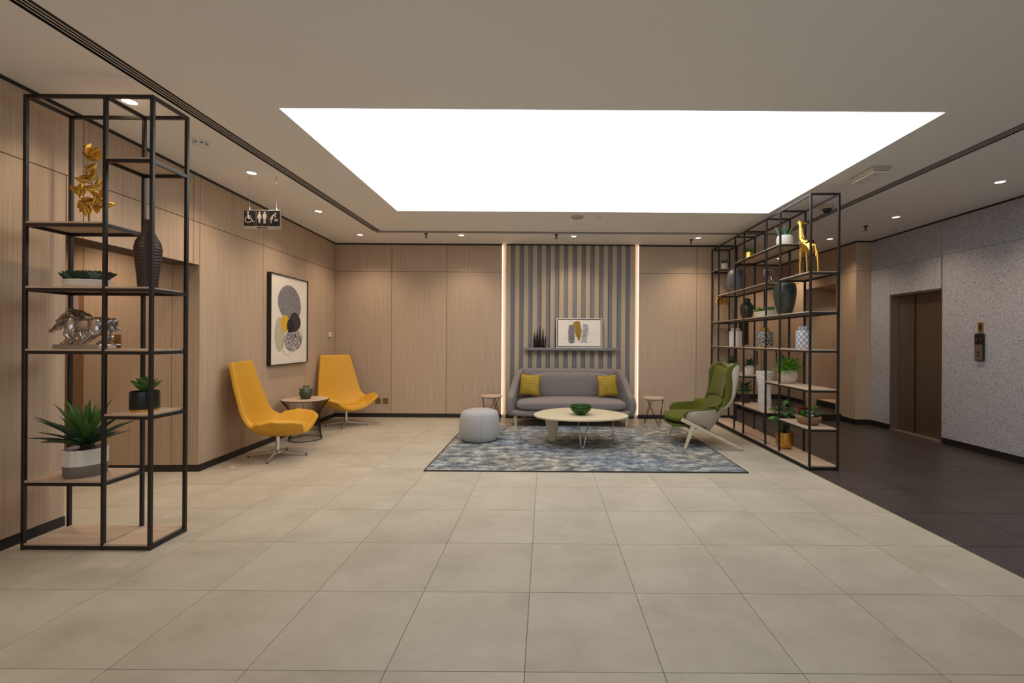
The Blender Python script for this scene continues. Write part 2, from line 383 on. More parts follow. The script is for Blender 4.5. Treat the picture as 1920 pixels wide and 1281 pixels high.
def leaf_mesh(name, L, W, curl=0.0, cup=0.15, n=6, tip=1.0, base=0.25, thick=0.0):
    """pointed leaf along +X, normal +Z"""
    b = MB()
    def fn(u, v):
        x = v; wd = W/2*(math.sin(PI*min(1, (x*(1-base)+base*0.9)**tip)) if x < 1 else 0.0)
        wd = max(wd, 0.0005)
        y = (u*2-1)*wd; z = -curl*L*x*x + cup*W*((u*2-1)**2)*(wd/(W/2))
        return (x*L, y, z)
    b.grid(fn, 5, n)
    me = b.mesh(name)
    for p in me.polygons: p.use_smooth = True
    return me
def put_leaf(parent, me, m, loc, az, el, roll=0.0, sc=1.0, name='leaf'):
    o = bpy.data.objects.new(name, me); COL.objects.link(o); o.parent = parent
    if not me.materials: me.materials.append(M[m])
    o.matrix_local = Matrix.Translation(loc) @ Matrix.Rotation(az, 4, 'Z') @ Matrix.Rotation(-el, 4, 'Y') @ Matrix.Rotation(roll, 4, 'X') @ Matrix.Scale(sc, 4)
    return o
def leaves_into(b, me_fn, loc, az, el, roll=0.0, sc=1.0):
    mt = Matrix.Translation(loc) @ Matrix.Rotation(az, 4, 'Z') @ Matrix.Rotation(-el, 4, 'Y') @ Matrix.Rotation(roll, 4, 'X') @ Matrix.Scale(sc, 4)
    v, f = me_fn
    b.add([mt @ Vector(p) for p in v], f)
def leaf_vf(L, W, curl=0.0, cup=0.15, n=5, base=0.25):
    me = leaf_mesh('tmp', L, W, curl, cup, n, base=base)
    v = [tuple(p.co) for p in me.vertices]; f = [tuple(p.vertices) for p in me.polygons]
    bpy.data.meshes.remove(me); return v, f
# ------------------------------------------------------------------ the room
ZC = 3.174
TH = 0.0402                     # the left wall opens slightly towards the back
LW = (-3.835, 8.1, 0.0)         # far end of the left wall
XR = 5.61                       # lift wall
XS = 5.35                       # timber wall beyond the lift
YB = 8.07
T = 0.6; TX0 = -0.081; TY0 = 1.908; XD = TX0+5*T     # tile grid, edge of the dark floor

# floor: bed + single tiles
fb = MB(); fb.box(-7.0, XD, -3.2, 10.3, -0.15, -0.004)
floor = struct(fb.obj('floor', 'grout'))
fd = MB(); fd.box(XD, 6.9, -3.2, 10.3, -0.15, -0.004)
floor_dark = struct(fd.obj('floor_dark', 'grout_dark'))
g = 0.0016
tile_full = MB().box(g, T-g, g, T-g, -0.012, 0).mesh('tile')
gd = 0.003
tile_dark_full = MB().box(gd, T-gd, gd, T-gd, -0.012, 0).mesh('tile')
for j in range(-2, 11):
    y = TY0+j*T
    if y >= YB: continue
    y1 = min(y+T, YB+0.08)
    for i in range(-11, 5):
        x = TX0+i*T
        if x+T < -3.95 and not (3.0 < y+T and y < 5.0): continue
        if y1 < y+T-1e-4:
            link('tile', MB().box(g, T-g, g, y1-y-g, -0.012, 0).mesh('tile'), 'tile', floor, loc=(x, y, 0))
        else: link('tile', tile_full, 'tile', floor, loc=(x, y, 0))
    # rows of the dark floor run on beyond the back wall
for j in range(-2, 14):
    y = TY0+j*T
    for i in range(5, 10):
        x = TX0+i*T
        if x+T > 5.75 and not (6.0 < y < 7.4):
            link('tile', MB().box(gd, 5.75-x, gd, T-gd, -0.012, 0).mesh('tile'), 'tile_dark', floor_dark, loc=(x, y, 0))
        else: link('tile', tile_dark_full, 'tile_dark', floor_dark, loc=(x, y, 0))
# floor behind the camera: same tiles, not in view
rb = MB(); rb.box(-4.2, XD-g, -3.2, TY0-2*T-g, -0.012, 0)
rb.obj('tile_field', 'tile', floor)['kind'] = 'stuff'
rb = MB(); rb.box(XD+g, 5.75, -3.2, TY0-2*T-g, -0.012, 0)
rb.obj('tile_field', 'tile_dark', floor_dark)['kind'] = 'stuff'

# ceiling with the light well and the three slots cut out
SKX0, SKX1, SKY0, SKY1 = -2.034, 3.023, 3.336, 6.014
SLX0, SLX1 = -2.79, -2.67; SRX0, SRX1 = 3.775, 3.895; SBY0, SBY1 = 7.13, 7.25
xs = [-7.0, SLX0, SLX1, SKX0, SKX1, SRX0, SRX1, 6.9]; ys = [-3.2, SKY0, SKY1, SBY0, SBY1, 10.3]
cb = MB()
for i in range(len(xs)-1):
    for j in range(len(ys)-1):
        cx_, cy_ = (xs[i]+xs[i+1])/2, (ys[j]+ys[j+1])/2
        if SKX0 < cx_ < SKX1 and SKY0 < cy_ < SKY1: continue
        if SLX0 < cx_ < SLX1 and cy_ < SBY1: continue
        if SRX0 < cx_ < SRX1 and cy_ < SBY1: continue
        if SBY0 < cy_ < SBY1 and SLX0 < cx_ < SRX1: continue
        cb.box(xs[i], xs[i+1], ys[j], ys[j+1], ZC, ZC+0.12)
ceiling = struct(cb.obj('ceiling', 'ceiling'))
# light well: white sides and the glowing stretched membrane
lw = thing('luminous_ceiling', 'large rectangular white luminous ceiling panel recessed over the lounge', 'ceiling light', ((SKX0+SKX1)/2, (SKY0+SKY1)/2, ZC))
hx, hy = (SKX1-SKX0)/2, (SKY1-SKY0)/2
MB().box(-hx+0.008, hx-0.008, -hy+0.008, hy-0.008, 0.012, 0.02).obj('membrane', 'sky_panel', lw)
b = MB()
for x0, x1, y0, y1 in ((-hx-0.02, -hx, -hy-0.02, hy+0.02), (hx, hx+0.02, -hy-0.02, hy+0.02), (-hx, hx, -hy-0.02, -hy), (-hx, hx, hy, hy+0.02)):
    b.box(x0, x1, y0, y1, 0.121, 0.20)
b.obj('frame', 'white_paint', lw)
b = MB()
for x0, x1, y0, y1 in ((-hx, -hx+0.008, -hy, hy), (hx-0.008, hx, -hy, hy), (-hx+0.008, hx-0.008, -hy, -hy+0.008), (-hx+0.008, hx-0.008, hy-0.008, hy)):
    b.box(x0, x1, y0, y1, -0.003, 0.10)
b.obj('edge_trim', 'white_paint', lw)
# linear air slots
def slot(label, x0, x1, y0, y1, along):
    t = thing('air_slot', label, 'air vent', ((x0+x1)/2, (y0+y1)/2, ZC), group='linear ceiling air slots')
    hx, hy = (x1-x0)/2, (y1-y0)/2
    b = MB(); b.box(-hx, hx, -hy, hy, 0.022, 0.03)
    if along == 'y': b.box(-hx, -hx+0.002, -hy, hy, 0.0005, 0.022); b.box(hx-0.002, hx, -hy, hy, 0.0005, 0.022)
    else: b.box(-hx, hx, -hy, -hy+0.002, 0.0005, 0.022); b.box(-hx, hx, hy-0.002, hy, 0.0005, 0.022)
    b.obj('backing', 'base_black', t)
    n = 3
    for k in range(n):
        p = (-0.5, 0.0, 0.5)[k]; wd = 0.005
        if along == 'y': MB().box(p*(hx-wd), p*(hx-wd)+2*wd-wd, -hy, hy, -0.0005, 0.0015).obj('blade', 'ceiling', t, loc=(-wd/2, 0, 0))
        else: MB().box(-hx, hx, p*(hy-wd)-wd/2, p*(hy-wd)+wd/2, -0.0005, 0.0015).obj('blade', 'ceiling', t)
slot('long four-slit air slot in the ceiling on the picture wall side', SLX0, SLX1, -3.2, SBY0, 'y')
slot('air slot in the ceiling running along the back wall', SLX0, SRX1, SBY0, SBY1, 'x')
slot('long four-slit air slot in the ceiling on the lift side', SRX0, SRX1, -3.2, SBY0, 'y')

# ---- left wall, in its own frame: local x = out of the wall, local -y = towards the camera
PT = 0.014; GAP = 0.0035; ZT = 3.15; ZS = 2.66
S_OP0, S_OP1, Z_OP = 3.375, 4.745, 2.205
bk = MB()
bk.box(-0.29, -PT, -S_OP0+PT, 0.12, 0, ZC); bk.box(-0.29, -PT, -S_OP1, -S_OP0+PT, Z_OP, ZC); bk.box(-0.29, -PT, -11.2, -S_OP1, 0, ZC)
wall_left = struct(bk.obj('wall_left', 'seam', loc=LW, rot=(0, 0, TH)))
def lp(s0, s1, z0, z1):
    MB().box(-PT, 0, -s1+GAP, -s0-GAP, z0+GAP, z1-GAP).obj('panel', 'wood_wall', wall_left)
sS = [0.035, 1.122, 2.237, S_OP0, 3.465, 4.615, 5.74, 6.865, 7.99, 9.1, 10.2, 11.2]
for a, c in zip(sS, sS[1:]):
    lp(a, c, ZS, ZT)
    if c <= S_OP0+1e-6 or a >= 5: lp(a, c, 0.07, ZS)
lp(S_OP0, 3.465, Z_OP, ZS); lp(3.465, 4.615, Z_OP, ZS); lp(4.615, S_OP1, Z_OP, ZS); lp(S_OP1, 5.74, 0.07, ZS)
MB().box(-PT-0.001, 0.004, -11.2, -0.03, ZT, ZC).obj('shadow_gap', 'base_black', wall_left)
for n, (a, c) in enumerate(((0.035, S_OP0+0.001), (S_OP1, 11.2))):
    struct(MB().box(-PT, 0.006, -c, -a, 0.0, 0.07).obj('baseboard_left', 'base_black', loc=LW, rot=(0, 0, TH)))
# corridor behind the opening
wc = MB(); wc.box(-3.1, -0.29, -S_OP0+PT, -S_OP0+0.12, 0, 2.76); wc.box(-3.1, -0.29, -S_OP1-0.12, -S_OP1, 0, 2.76); wc.box(-3.2, -3.1, -S_OP1-0.12, -S_OP0+0.12, 0, 2.76); wc.box(-3.2, -0.29, -S_OP1-0.12, -S_OP0+0.12, 2.76, 2.82)
wall_corridor = struct(wc.obj('wall_corridor', 'wood_wall', loc=LW, rot=(0, 0, TH)))
def cp(x0, x1, z0, z1, m='wood_wall'):
    MB().box(x0+GAP, x1-GAP, -S_OP0, -S_OP0+PT, z0+GAP, z1-GAP).obj('panel', m, wall_corridor)
cp(-0.285, -0.001, 0.07, Z_OP+0.003); cp(-1.19, -0.285, 0.07, 2.76); cp(-2.1, -1.19, 2.03, 2.76); cp(-3.1, -2.1, 0.07, 2.76)
struct(MB().box(-1.19, -0.001, -S_OP0-0.005, -S_OP0+PT, 0.0, 0.07).obj('baseboard_corridor', 'base_black', loc=LW, rot=(0, 0, TH)))
d1 = struct(MB().box(-2.1+GAP, -1.19-GAP, -S_OP0+0.004, -S_OP0+PT-0.001, 0.005, 2.03-GAP).obj('door_1', 'wood_dark', loc=LW, rot=(0, 0, TH)))
MB().tube([(-2.02, -S_OP0-0.02, 0.95), (-1.93, -S_OP0-0.02, 0.95)], 0.009).obj('handle', 'chrome', d1)

# ---- back wall with the slat feature
FX0, FX1, GX0, GX1 = -0.72, 1.625, -0.80, 1.70
wb = MB(); wb.box(-4.0, 3.48, 8.15, 8.3, 0, ZC); wb.box(3.40, 3.48, 8.15, 10.3, 0, ZC)
wall_back = struct(wb.obj('wall_back', 'wood_wall'))
def bp_(x0, x1, z0, z1): MB().box(x0+GAP, x1-GAP, YB, 8.148, z0+GAP, z1-GAP).obj('panel', 'wood_wall', wall_back)
def bs_(x0, x1): MB().box(x0, x1, YB+0.012, 8.148, 0.07, ZT).obj('joint', 'seam', wall_back)
for x0, x1 in ((-3.84, -2.81), (-2.81, -1.805), (-1.805, GX0+GAP), (GX1-GAP, 2.75), (2.75, 3.48)):
    bp_(x0, x1, 0.07, ZS); bp_(x0, x1, ZS, ZT)
MB().box(FX0, FX1, 8.085, 8.148, 0.07, ZT).obj('grey_backing', 'grey_panel', wall_back)
for x0, x1 in ((GX0, FX0), (FX1, GX1)): MB().box(x0+0.001, x1-0.001, 8.138, 8.149, 0.0, ZC-0.002).obj('groove_back', 'paper', wall_back)  # pale lining added so the strip's glow shows in the groove
P = 0.161; G0 = -0.60
cuts = [FX0]+[G0+k*P for k in range(14)]+[FX1]
for k in range(15):
    x0 = FX0 if k == 0 else G0+(k-1)*P+0.039
    x1 = FX1 if k == 14 else G0+k*P-0.039
    MB().box(x0, x1, 8.048, 8.085, 0.07, ZT-0.002).obj('slat', 'wood_slat', wall_back, bevel=0.002, segs=1)
for x0, x1 in ((-3.84, GX0), (FX0, FX1), (GX1, 3.48)):
    MB().box(x0, x1, 8.055, 8.148, ZT, ZC).obj('shadow_gap', 'base_black', wall_back)
    struct(MB().box(x0, x1, 8.064, 8.149, 0, 0.07).obj('baseboard_back', 'base_black'))
for x0, x1, lab in ((GX0+0.001, GX0+0.009, 'warm vertical light strip in the groove left of the slat wall'), (GX1-0.009, GX1-0.001, 'warm vertical light strip in the groove right of the slat wall')):
    t = thing('light_strip', lab, 'light strip', ((x0+x1)/2, 8.115, 0.06), group='light strips beside the slat wall')
    h2 = (x1-x0)/2
    MB().box(-h2, h2, -0.006, 0.010, 0, 3.10).obj('diffuser', 'led_glow', t)
    MB().box(-h2, h2, 0.010, 0.022, 0, 3.10).obj('channel', 'chrome', t)

# ---- lift wall (terrazzo) and what lies beyond it
EY0, EY1, EZ = 6.26, 7.20, 2.20
wr = MB(); wr.box(XR+0.02, 5.9, -3.2, EY0, 0, ZC); wr.box(XR+0.02, 5.9, EY0, EY1, EZ, ZC); wr.box(XR+0.02, 5.9, EY1, 7.63, 0, ZC)
wall_right = struct(wr.obj('wall_right', 'seam'))
def rp(y0, y1, z0, z1): MB().box(XR, XR+0.02, y0+0.002, y1-0.002, z0+0.002, z1-0.002).obj('panel', 'terrazzo', wall_right)
for y0, y1 in ((EY1+0.015, 7.63), (5.0, EY0+0.015), (3.75, 5.0), (2.5, 3.75), (1.25, 2.5), (0, 1.25), (-1.5, 0), (-3.2, -1.5)):
    rp(y0, y1, ZS, ZT)
    rp(max(y0, EY1) if y0 > 7 else y0, min(y1, EY0) if y1 > 6 and y1 < 7 else y1, 0.09, ZS)
rp(EY0+0.015, EY1+0.015, ZS, ZT); rp(EY0+0.015, EY1+0.015, EZ, ZS)
MB().box(XR+0.004, XR+0.02, -3.2, 7.63, ZT, ZC).obj('shadow_gap', 'base_black', wall_right)
for y0, y1 in ((-3.2, EY0), (EY1, 7.63)):
    struct(MB().box(XR+0.012, XR+0.0199, y0, y1, 0, 0.09).obj('baseboard_right', 'base_black'))
# timber return beside the lift and side wall with an opening
OY0, OY1, OZ = 8.15, 9.10, 2.5
ws = MB(); ws.box(XS+PT, 5.9, 7.63+PT, OY0, 0, ZC); ws.box(XS+PT, XS+0.2, OY0, OY1, OZ, ZC); ws.box(XS+PT, XS+0.2, OY1, 10.3, 0, ZC)
ws.box(6.3, 6.4, OY0-0.05, OY1+0.05, 0, OZ+0.1); ws.box(XS+0.2, 6.3, OY1, OY1+0.1, 0, OZ+0.1); ws.box(5.9, 6.3, OY0-0.1, OY0, 0, OZ+0.1); ws.box(XS+0.2, 6.3, OY0, OY1, OZ, OZ+0.1)
wall_side = struct(ws.obj('wall_side', 'wood_wall'))
def sp_(y0, y1, z0, z1): MB().box(XS, XS+PT, y0+GAP, y1-GAP, z0+GAP, z1-GAP).obj('panel', 'wood_wall', wall_side)
for z0, z1 in ((0.09, ZS), (ZS, ZT)):
    sp_(7.63, OY0, z0, z1); sp_(OY1, 10.1, z0, z1)
    MB().box(XS+GAP, XR-0.001, 7.63, 7.63+PT, z0+GAP, z1-GAP).obj('panel', 'wood_wall', wall_side)
sp_(OY0, OY1, OZ, ZS); sp_(OY0, OY1, ZS, ZT)
MB().box(XS-0.002, XS+PT, 7.63, 10.1, ZT, ZC).obj('shadow_gap', 'base_black', wall_side)
MB().box(XS-0.002, XR, 7.625, 7.63+PT, ZT, ZC).obj('shadow_gap', 'base_black', wall_side)
struct(MB().box(XS-0.004, XS+PT, 7.63, OY0, 0, 0.09).obj('baseboard_side', 'base_black'))
struct(MB().box(XS-0.004, XR, 7.624, 7.63+PT-0.0005, 0, 0.09).obj('baseboard_return', 'base_black'))
struct(MB().box(XS-0.004, XS+PT, OY1, 10.1, 0.13, 0.22).obj('baseboard_far_side', 'base_black'))
wf = MB(); wf.box(3.48, 5.5, 10.1, 10.3, 0, ZC)
wall_far = struct(wf.obj('wall_far', 'wood_wall'))
for x0, x1 in ((3.48, 4.30), (4.30, XS)):
    for z0, z1 in ((2.2, ZS), (ZS, ZT)): MB().box(x0+GAP, x1-GAP, 10.085, 10.1, z0+GAP, z1-GAP).obj('panel', 'wood_wall', wall_far)
MB().box(3.48+GAP, 4.30-GAP, 10.085, 10.1, 0.07, 2.2).obj('panel', 'wood_wall', wall_far)
MB().box(3.48, XS, 10.08, 10.1, ZT, ZC).obj('shadow_gap', 'base_black', wall_far)
struct(MB().box(3.48, XS, 10.075, 10.1, 0.0, 0.22).obj('baseboard_far', 'base_black'))
d2 = struct(MB().box(4.30+GAP, XS-GAP, 10.07, 10.099, 0.225, 2.19).obj('door_2', 'wood_wall'))
MB().box(4.905, 4.925, 10.066, 10.07, 0.225, 2.19).obj('meeting_strip', 'wood_dark', d2)
for x in (4.80, 5.24):
    MB().tube([(x, 10.07, 1.20), (x, 10.02, 1.20), (x, 10.02, 0.92), (x, 10.07, 0.92)], 0.011).obj('handle', 'dark_metal', d2)
MB().box(4.40, 4.62, 10.06, 10.07, 1.36, 1.90).obj('vision_pane', 'dark_glass', d2)
# raised dark step in front of that door and the opening
st = MB(); st.prism([(4.15, 8.75), (4.55, 8.0), (XS-0.005, 7.98), (XS-0.005, 10.07), (4.15, 10.07)], 'z', 0, 0.125)
step = struct(st.obj('floor_step', 'tile_dark', bevel=0.004))
st = MB(); st.prism([(4.13, 8.76), (4.54, 7.985), (XS-0.006, 7.965), (XS-0.006, 7.98), (4.555, 8.0), (4.15, 8.77)], 'z', 0, 0.118)
st.obj('riser', 'base_black', step)
struct(MB().box(XS+0.02, 6.3, OY0, OY1, 0, 0.125).obj('floor_recess', 'tile_dark'))
t = thing('low_ledge', 'low dark ledge with a pale edge inside the far timber opening', 'ledge', (XS+0.22, OY0+0.02, 0.125))
MB().box(0, 0.5, 0, 0.9, 0, 0.12).obj('body', 'base_black', t); MB().box(-0.01, 0.5, -0.005, 0.9, 0.12, 0.135).obj('top', 'wood_board', t)
t = thing('dark_cabinet', 'dark recessed cabinet panel in the far timber opening', 'cabinet', (6.29, 8.55, 1.45))
MB().box(-0.03, 0, -0.28, 0.1, 0, 0.62).obj('frame', 'dark_metal', t); MB().box(-0.034, -0.03, -0.25, 0.07, 0.03, 0.59).obj('pane', 'dark_glass', t)
tag(MB().box(6.28, 6.299, 8.86, 8.94, 1.20, 1.50).obj('wall_plate', 'brass', bevel=0.004), 'narrow brass wall plate deep in the far timber opening', 'wall plate')

# lift: frame, two leaves, sill
t = thing('elevator', 'dark bronze lift with two sliding door leaves in the speckled grey wall', 'elevator', (XR, (EY0+EY1)/2, 0))
hw = (EY1-EY0)/2
for s_, nm in ((-1, 'jamb'), (1, 'jamb')):
    b = MB(); b.box(0.004, 0.13, s_*hw-0.022 if s_ > 0 else -hw, hw if s_ > 0 else -hw+0.022, 0.02, EZ-0.001); b.obj(nm, 'bronze_light' if s_ > 0 else 'bronze_steel', t)
MB().box(0.004, 0.13, -hw+0.022, hw-0.022, EZ-0.03, EZ-0.001).obj('header', 'bronze_steel', t)
MB().box(0.128, 0.148, -hw+0.022, 0.126, 0.02, EZ-0.03).obj('door_leaf', 'bronze_steel', t)
MB().box(0.114, 0.150, 0.1265, 0.1375, 0.02, EZ-0.03).obj('gap_strip', 'base_black', t)  # black strip standing in for the dark gap between the leaves
MB().box(0.116, 0.149, 0.138, hw-0.022, 0.02, EZ-0.03).obj('door_leaf', 'bronze_steel', t)
MB().box(0.118, 0.126, -hw+0.022, -hw+0.06, 0.02, EZ-0.03).obj('guide_strip', 'bronze_light', t)
MB().box(-0.015, 0.16, -hw, hw, 0.0, 0.02).obj('sill', 'sill', t)
# call station
t = thing('call_panel', 'dark call panel with red display and two buttons beside the lift', 'control panel', (XR, 5.70, 1.20))
b = MB(); b.prism([(-0.055, 0), (0.055, 0), (0.055, 0.345), (0.03, 0.352), (-0.03, 0.352), (-0.055, 0.345)], 'x', -0.03, -0.002); b.obj('housing', 'plastic_black', t, bevel=0.003)
fp = MB().box(-0.033, -0.0301, -0.05, 0.05, 0.008, 0.207).obj('face_plate', 'bronze_light', t)
dp = MB().box(-0.0325, -0.0301, -0.05, 0.05, 0.21, 0.34).obj('display', 'plastic_black', t)
MB().prism([(0.02, 0.258), (0.032, 0.258), (0.032, 0.278), (0.037, 0.278), (0.026, 0.292), (0.015, 0.278), (0.02, 0.278)], 'x', -0.0335, -0.0326).obj('arrow', 'screen_red', dp)
b = MB(); b.box(-0.0335, -0.0326, -0.03, -0.024, 0.262, 0.302); b.box(-0.0335, -0.0326, -0.038, -0.024, 0.278, 0.283); b.obj('digit', 'screen_red', dp)
for z in (0.105, 0.062):
    MB().box(-0.037, -0.033, -0.012, 0.012, z-0.012, z+0.012).obj('button', 'plastic_black', fp, bevel=0.002)
t = thing('key_plate', 'small brass plate with a dark slot above the lift call panel', 'wall plate', (XR, 5.70, 1.565))
MB().box(-0.008, -0.001, -0.036, 0.036, 0, 0.13).obj('plate', 'brass', t, bevel=0.002); MB().box(-0.0095, -0.008, -0.014, 0.014, 0.03, 0.10).obj('slot', 'plastic_black', t)
MB().box(-0.010, -0.008, -0.026, 0.026, 0.106, 0.114).obj('lip', 'gold', t)

# ------------------------------------------------------------------ ceiling fixtures
def downlight(x, y, label, power=1.0, z=ZC):
    t = thing('downlight', label, 'downlight', (x, y, z), group='recessed ceiling downlights')
    MB().lathe([(0.062, 0.0), (0.062, -0.004), (0.046, -0.006), (0.042, -0.002), (0.042, 0.0)], 24, cap=False).obj('trim_ring', 'white_paint', t, smooth=40)
    MB().lathe([(0.0001, -0.0025), (0.042, -0.0025), (0.042, -0.001), (0.0001, -0.001)], 24, cap=False).obj('lens', 'lamp_glow', t)
    l = bpy.data.lights.new('spot', 'SPOT'); l.energy = SPOT_W*power; l.color = (1.0, 0.77, 0.56); l.spot_size = math.radians(125); l.spot_blend = 0.9; l.shadow_soft_size = 0.04
    lo = bpy.data.objects.new('lamp', l); COL.objects.link(lo); lo.parent = t; lo.location = (0, 0, -0.012)
    return t
for x, y, lab, pw in ((-3.08, 3.265, 'lit downlight above the shelf with the silver horses', 1.0), (-3.107, 4.662, 'lit downlight just above the hanging pictogram sign', 1.0),
        (-3.118, 6.055, 'lit downlight above the tall abstract picture', 1.0), (-3.115, 7.405, 'lit downlight above the mustard chair in the corner', 1.0),
        (-1.417, 7.397, 'lit downlight by the back wall left of the slat wall', 1.0), (0.466, 7.422, 'lit downlight above the grey sofa', 1.0),
        (2.571, 7.48, 'lit downlight by the back wall just before the long shelf', 1.0), (4.808, 7.496, 'lit downlight seen through the shelf above the gold giraffe', 1.0),
        (4.87, 6.16, 'lit downlight above the lift doors', 1.0), (4.907, 4.786, 'lit downlight nearest the camera on the lift side', 1.0),
        (-3.1, 1.9, 'added unseen downlight on the left wall side, nearest the camera', 1.0), (4.9, 3.4, 'added unseen downlight on the lift wall side beyond the edge of view', 1.0)):  # last two carry the rows out of view, added for extra light
    downlight(x, y, lab, pw)
downlight(-4.7, 4.1, 'downlight in the washroom corridor ceiling', 1.3, 2.76)
downlight(4.9, 9.3, 'downlight above the far double door', 1.2, ZC)
downlight(5.9, 8.6, 'downlight inside the far timber opening', 0.35, OZ)
def sprinkler(x, y, label):
    t = thing('sprinkler', label, 'sprinkler', (x, y, ZC), group='ceiling sprinklers')
    MB().lathe([(0.035, 0), (0.035, -0.006), (0.02, -0.012), (0.012, -0.014)], 16).obj('escutcheon', 'dark_metal', t, smooth=40)
    b = MB(); b.lathe([(0.011, -0.012), (0.011, -0.035), (0.006, -0.04), (0.006, -0.055)], 10); b.tube([(-0.012, 0, -0.03), (-0.012, 0, -0.06), (0, 0, -0.066), (0.012, 0, -0.06), (0.012, 0, -0.03)], 0.003, 6); b.obj('frame', 'dark_metal', t, smooth=40)
    MB().lathe([(0.0001, -0.064), (0.026, -0.066), (0.026, -0.069), (0.0001, -0.069)], 14).obj('deflector', 'dark_metal', t)
for x, y, lab in ((-1.98, 7.30, 'small dark sprinkler by the back wall, leftmost'), (0.168, 7.317, 'small dark sprinkler beside the downlight over the sofa'), (2.50, 7.62, 'small dark sprinkler beside the downlight before the long shelf'), (4.803, 6.652, 'small dark sprinkler near the lift wall')):
    sprinkler(x, y, lab)
t = thing('smoke_detector', 'white vented smoke detector on the ceiling near the left shelf', 'smoke detector', (-3.061, 3.912, ZC))
MB().lathe([(0.062, 0), (0.062, -0.012), (0.056, -0.016)], 28).obj('base', 'plastic_white', t, smooth=40)
MB().lathe([(0.05, -0.016), (0.054, -0.034), (0.044, -0.046), (0.022, -0.052), (0.0001, -0.052)], 28, flute=lambda a, z, j: 1-0.08*(abs(math.sin(5*a)) < 0.35)).obj('head', 'plastic_white', t, smooth=40)
for k in range(8):
    a = k*PI/4; MB().box(-0.006, 0.006, -0.003, 0.003, -0.036, -0.026).obj('vent', 'plastic_black', t, loc=(0.0525*math.cos(a), 0.0525*math.sin(a), 0), rot=(0, 0, a+PI/2))
t = thing('smoke_detector', 'tiny white detector on the ceiling strip behind the luminous panel', 'smoke detector', (0.739, 6.25, ZC))
MB().lathe([(0.05, 0), (0.05, -0.012), (0.04, -0.016)], 20).obj('base', 'plastic_white', t, smooth=40); MB().lathe([(0.036, -0.016), (0.036, -0.034), (0.02, -0.042), (0.0001, -0.042)], 20).obj('head', 'plastic_white', t, smooth=40)
MB().lathe([(0.037, -0.022), (0.037, -0.028)], 20, cap=False).obj('vent', 'plastic_black', t)
t = thing('access_cap', 'flat beige round cap on the ceiling above the sofa', 'ceiling cap', (0.438, 6.25, ZC))
MB().lathe([(0.085, 0), (0.085, -0.01), (0.078, -0.02), (0.0001, -0.022)], 28).obj('disc', 'plastic_beige', t, smooth=40); MB().lathe([(0.088, 0), (0.088, -0.004), (0.0855, -0.004)], 28, cap=False).obj('rim', 'plastic_beige', t)
t = thing('dome_camera', 'beige dome camera with black bubble behind the right shelf top', 'security camera', (3.587, 5.65, ZC))
MB().lathe([(0.088, 0), (0.088, -0.03), (0.078, -0.045), (0.06, -0.05)], 8).obj('base', 'plastic_beige', t); MB().lathe([(0.052, -0.048), (0.05, -0.07), (0.036, -0.092), (0.0001, -0.10)], 24).obj('bubble', 'plastic_black', t, smooth=True)
t = thing('emergency_light', 'long beige emergency light fitting on the ceiling right of the luminous panel', 'emergency light', (3.32, 4.56, ZC), rz=-0.03)
MB().prism([(-0.09, 0), (0.09, 0), (0.082, -0.045), (-0.082, -0.045)], 'y', -0.19, 0.19).obj('housing', 'plastic_beige', t, bevel=0.004)
MB().box(-0.07, 0.07, -0.175, 0.175, -0.058, -0.045).obj('diffuser', 'plastic_white', t, bevel=0.008)
for y in (-0.1, 0.02, 0.1): MB().box(-0.012, 0.012, y-0.015, y+0.015, -0.060, -0.0575).obj('lamp_window', 'plastic_beige', t)

# hanging pictogram sign
t = thing('hanging_sign', 'black hanging washroom sign with wheelchair, couple and baby-change pictograms', 'sign', (-3.063, 4.78, 2.60), rz=0.0)
MB().box(-0.196, 0.196, -0.012, 0.012, 0.0, 0.212).obj('frame', 'sign_frame', t, bevel=0.002)
MB().box(-0.196, 0.196, -0.0135, -0.0121, 0.001, 0.038).obj('bottom_bar', 'sign_frame', t)
MB().prism([(-0.055, 0.021), (-0.03, 0.030), (-0.03, 0.025), (0.06, 0.025), (0.06, 0.016), (-0.03, 0.016), (-0.03, 0.012)], 'y', -0.0142, -0.0136).obj('arrow', 'sign_black', t)
spn = []
for x0, x1 in ((-0.192, -0.066), (-0.062, 0.064), (0.068, 0.192)):
    spn.append(MB().box(x0, x1, -0.0135, -0.0121, 0.040, 0.208).obj('sign_panel', 'sign_black', t))
def disc(b, x, z, r, n=12): b.prism([(x+r*math.cos(2*PI*k/n), z+r*math.sin(2*PI*k/n)) for k in range(n)], 'y', -0.0142, -0.0136)
def poly(b, pts): b.prism(pts, 'y', -0.0142, -0.0136)
b = MB(); disc(b, -0.150, 0.187, 0.010)                                          # wheelchair
poly(b, [(-0.157, 0.172), (-0.143, 0.172), (-0.140, 0.150), (-0.118, 0.150), (-0.118, 0.142), (-0.138, 0.142), (-0.136, 0.128), (-0.114, 0.128), (-0.096, 0.090), (-0.078, 0.096), (-0.080, 0.087), (-0.100, 0.079), (-0.118, 0.117), (-0.153, 0.117)])
n = 18
arc = [(-0.148+0.036*math.cos(a), 0.108+0.036*math.sin(a)) for a in [PI*0.62+k*(PI*1.28)/n for k in range(n+1)]]
arc2 = [(-0.148+0.028*math.cos(a), 0.108+0.028*math.sin(a)) for a in [PI*0.62+k*(PI*1.28)/n for k in range(n+1)]]
for k in range(n): poly(b, [arc[k], arc[k+1], arc2[k+1], arc2[k]])
b.obj('pictogram', 'sign_grey', spn[0])
b = MB()
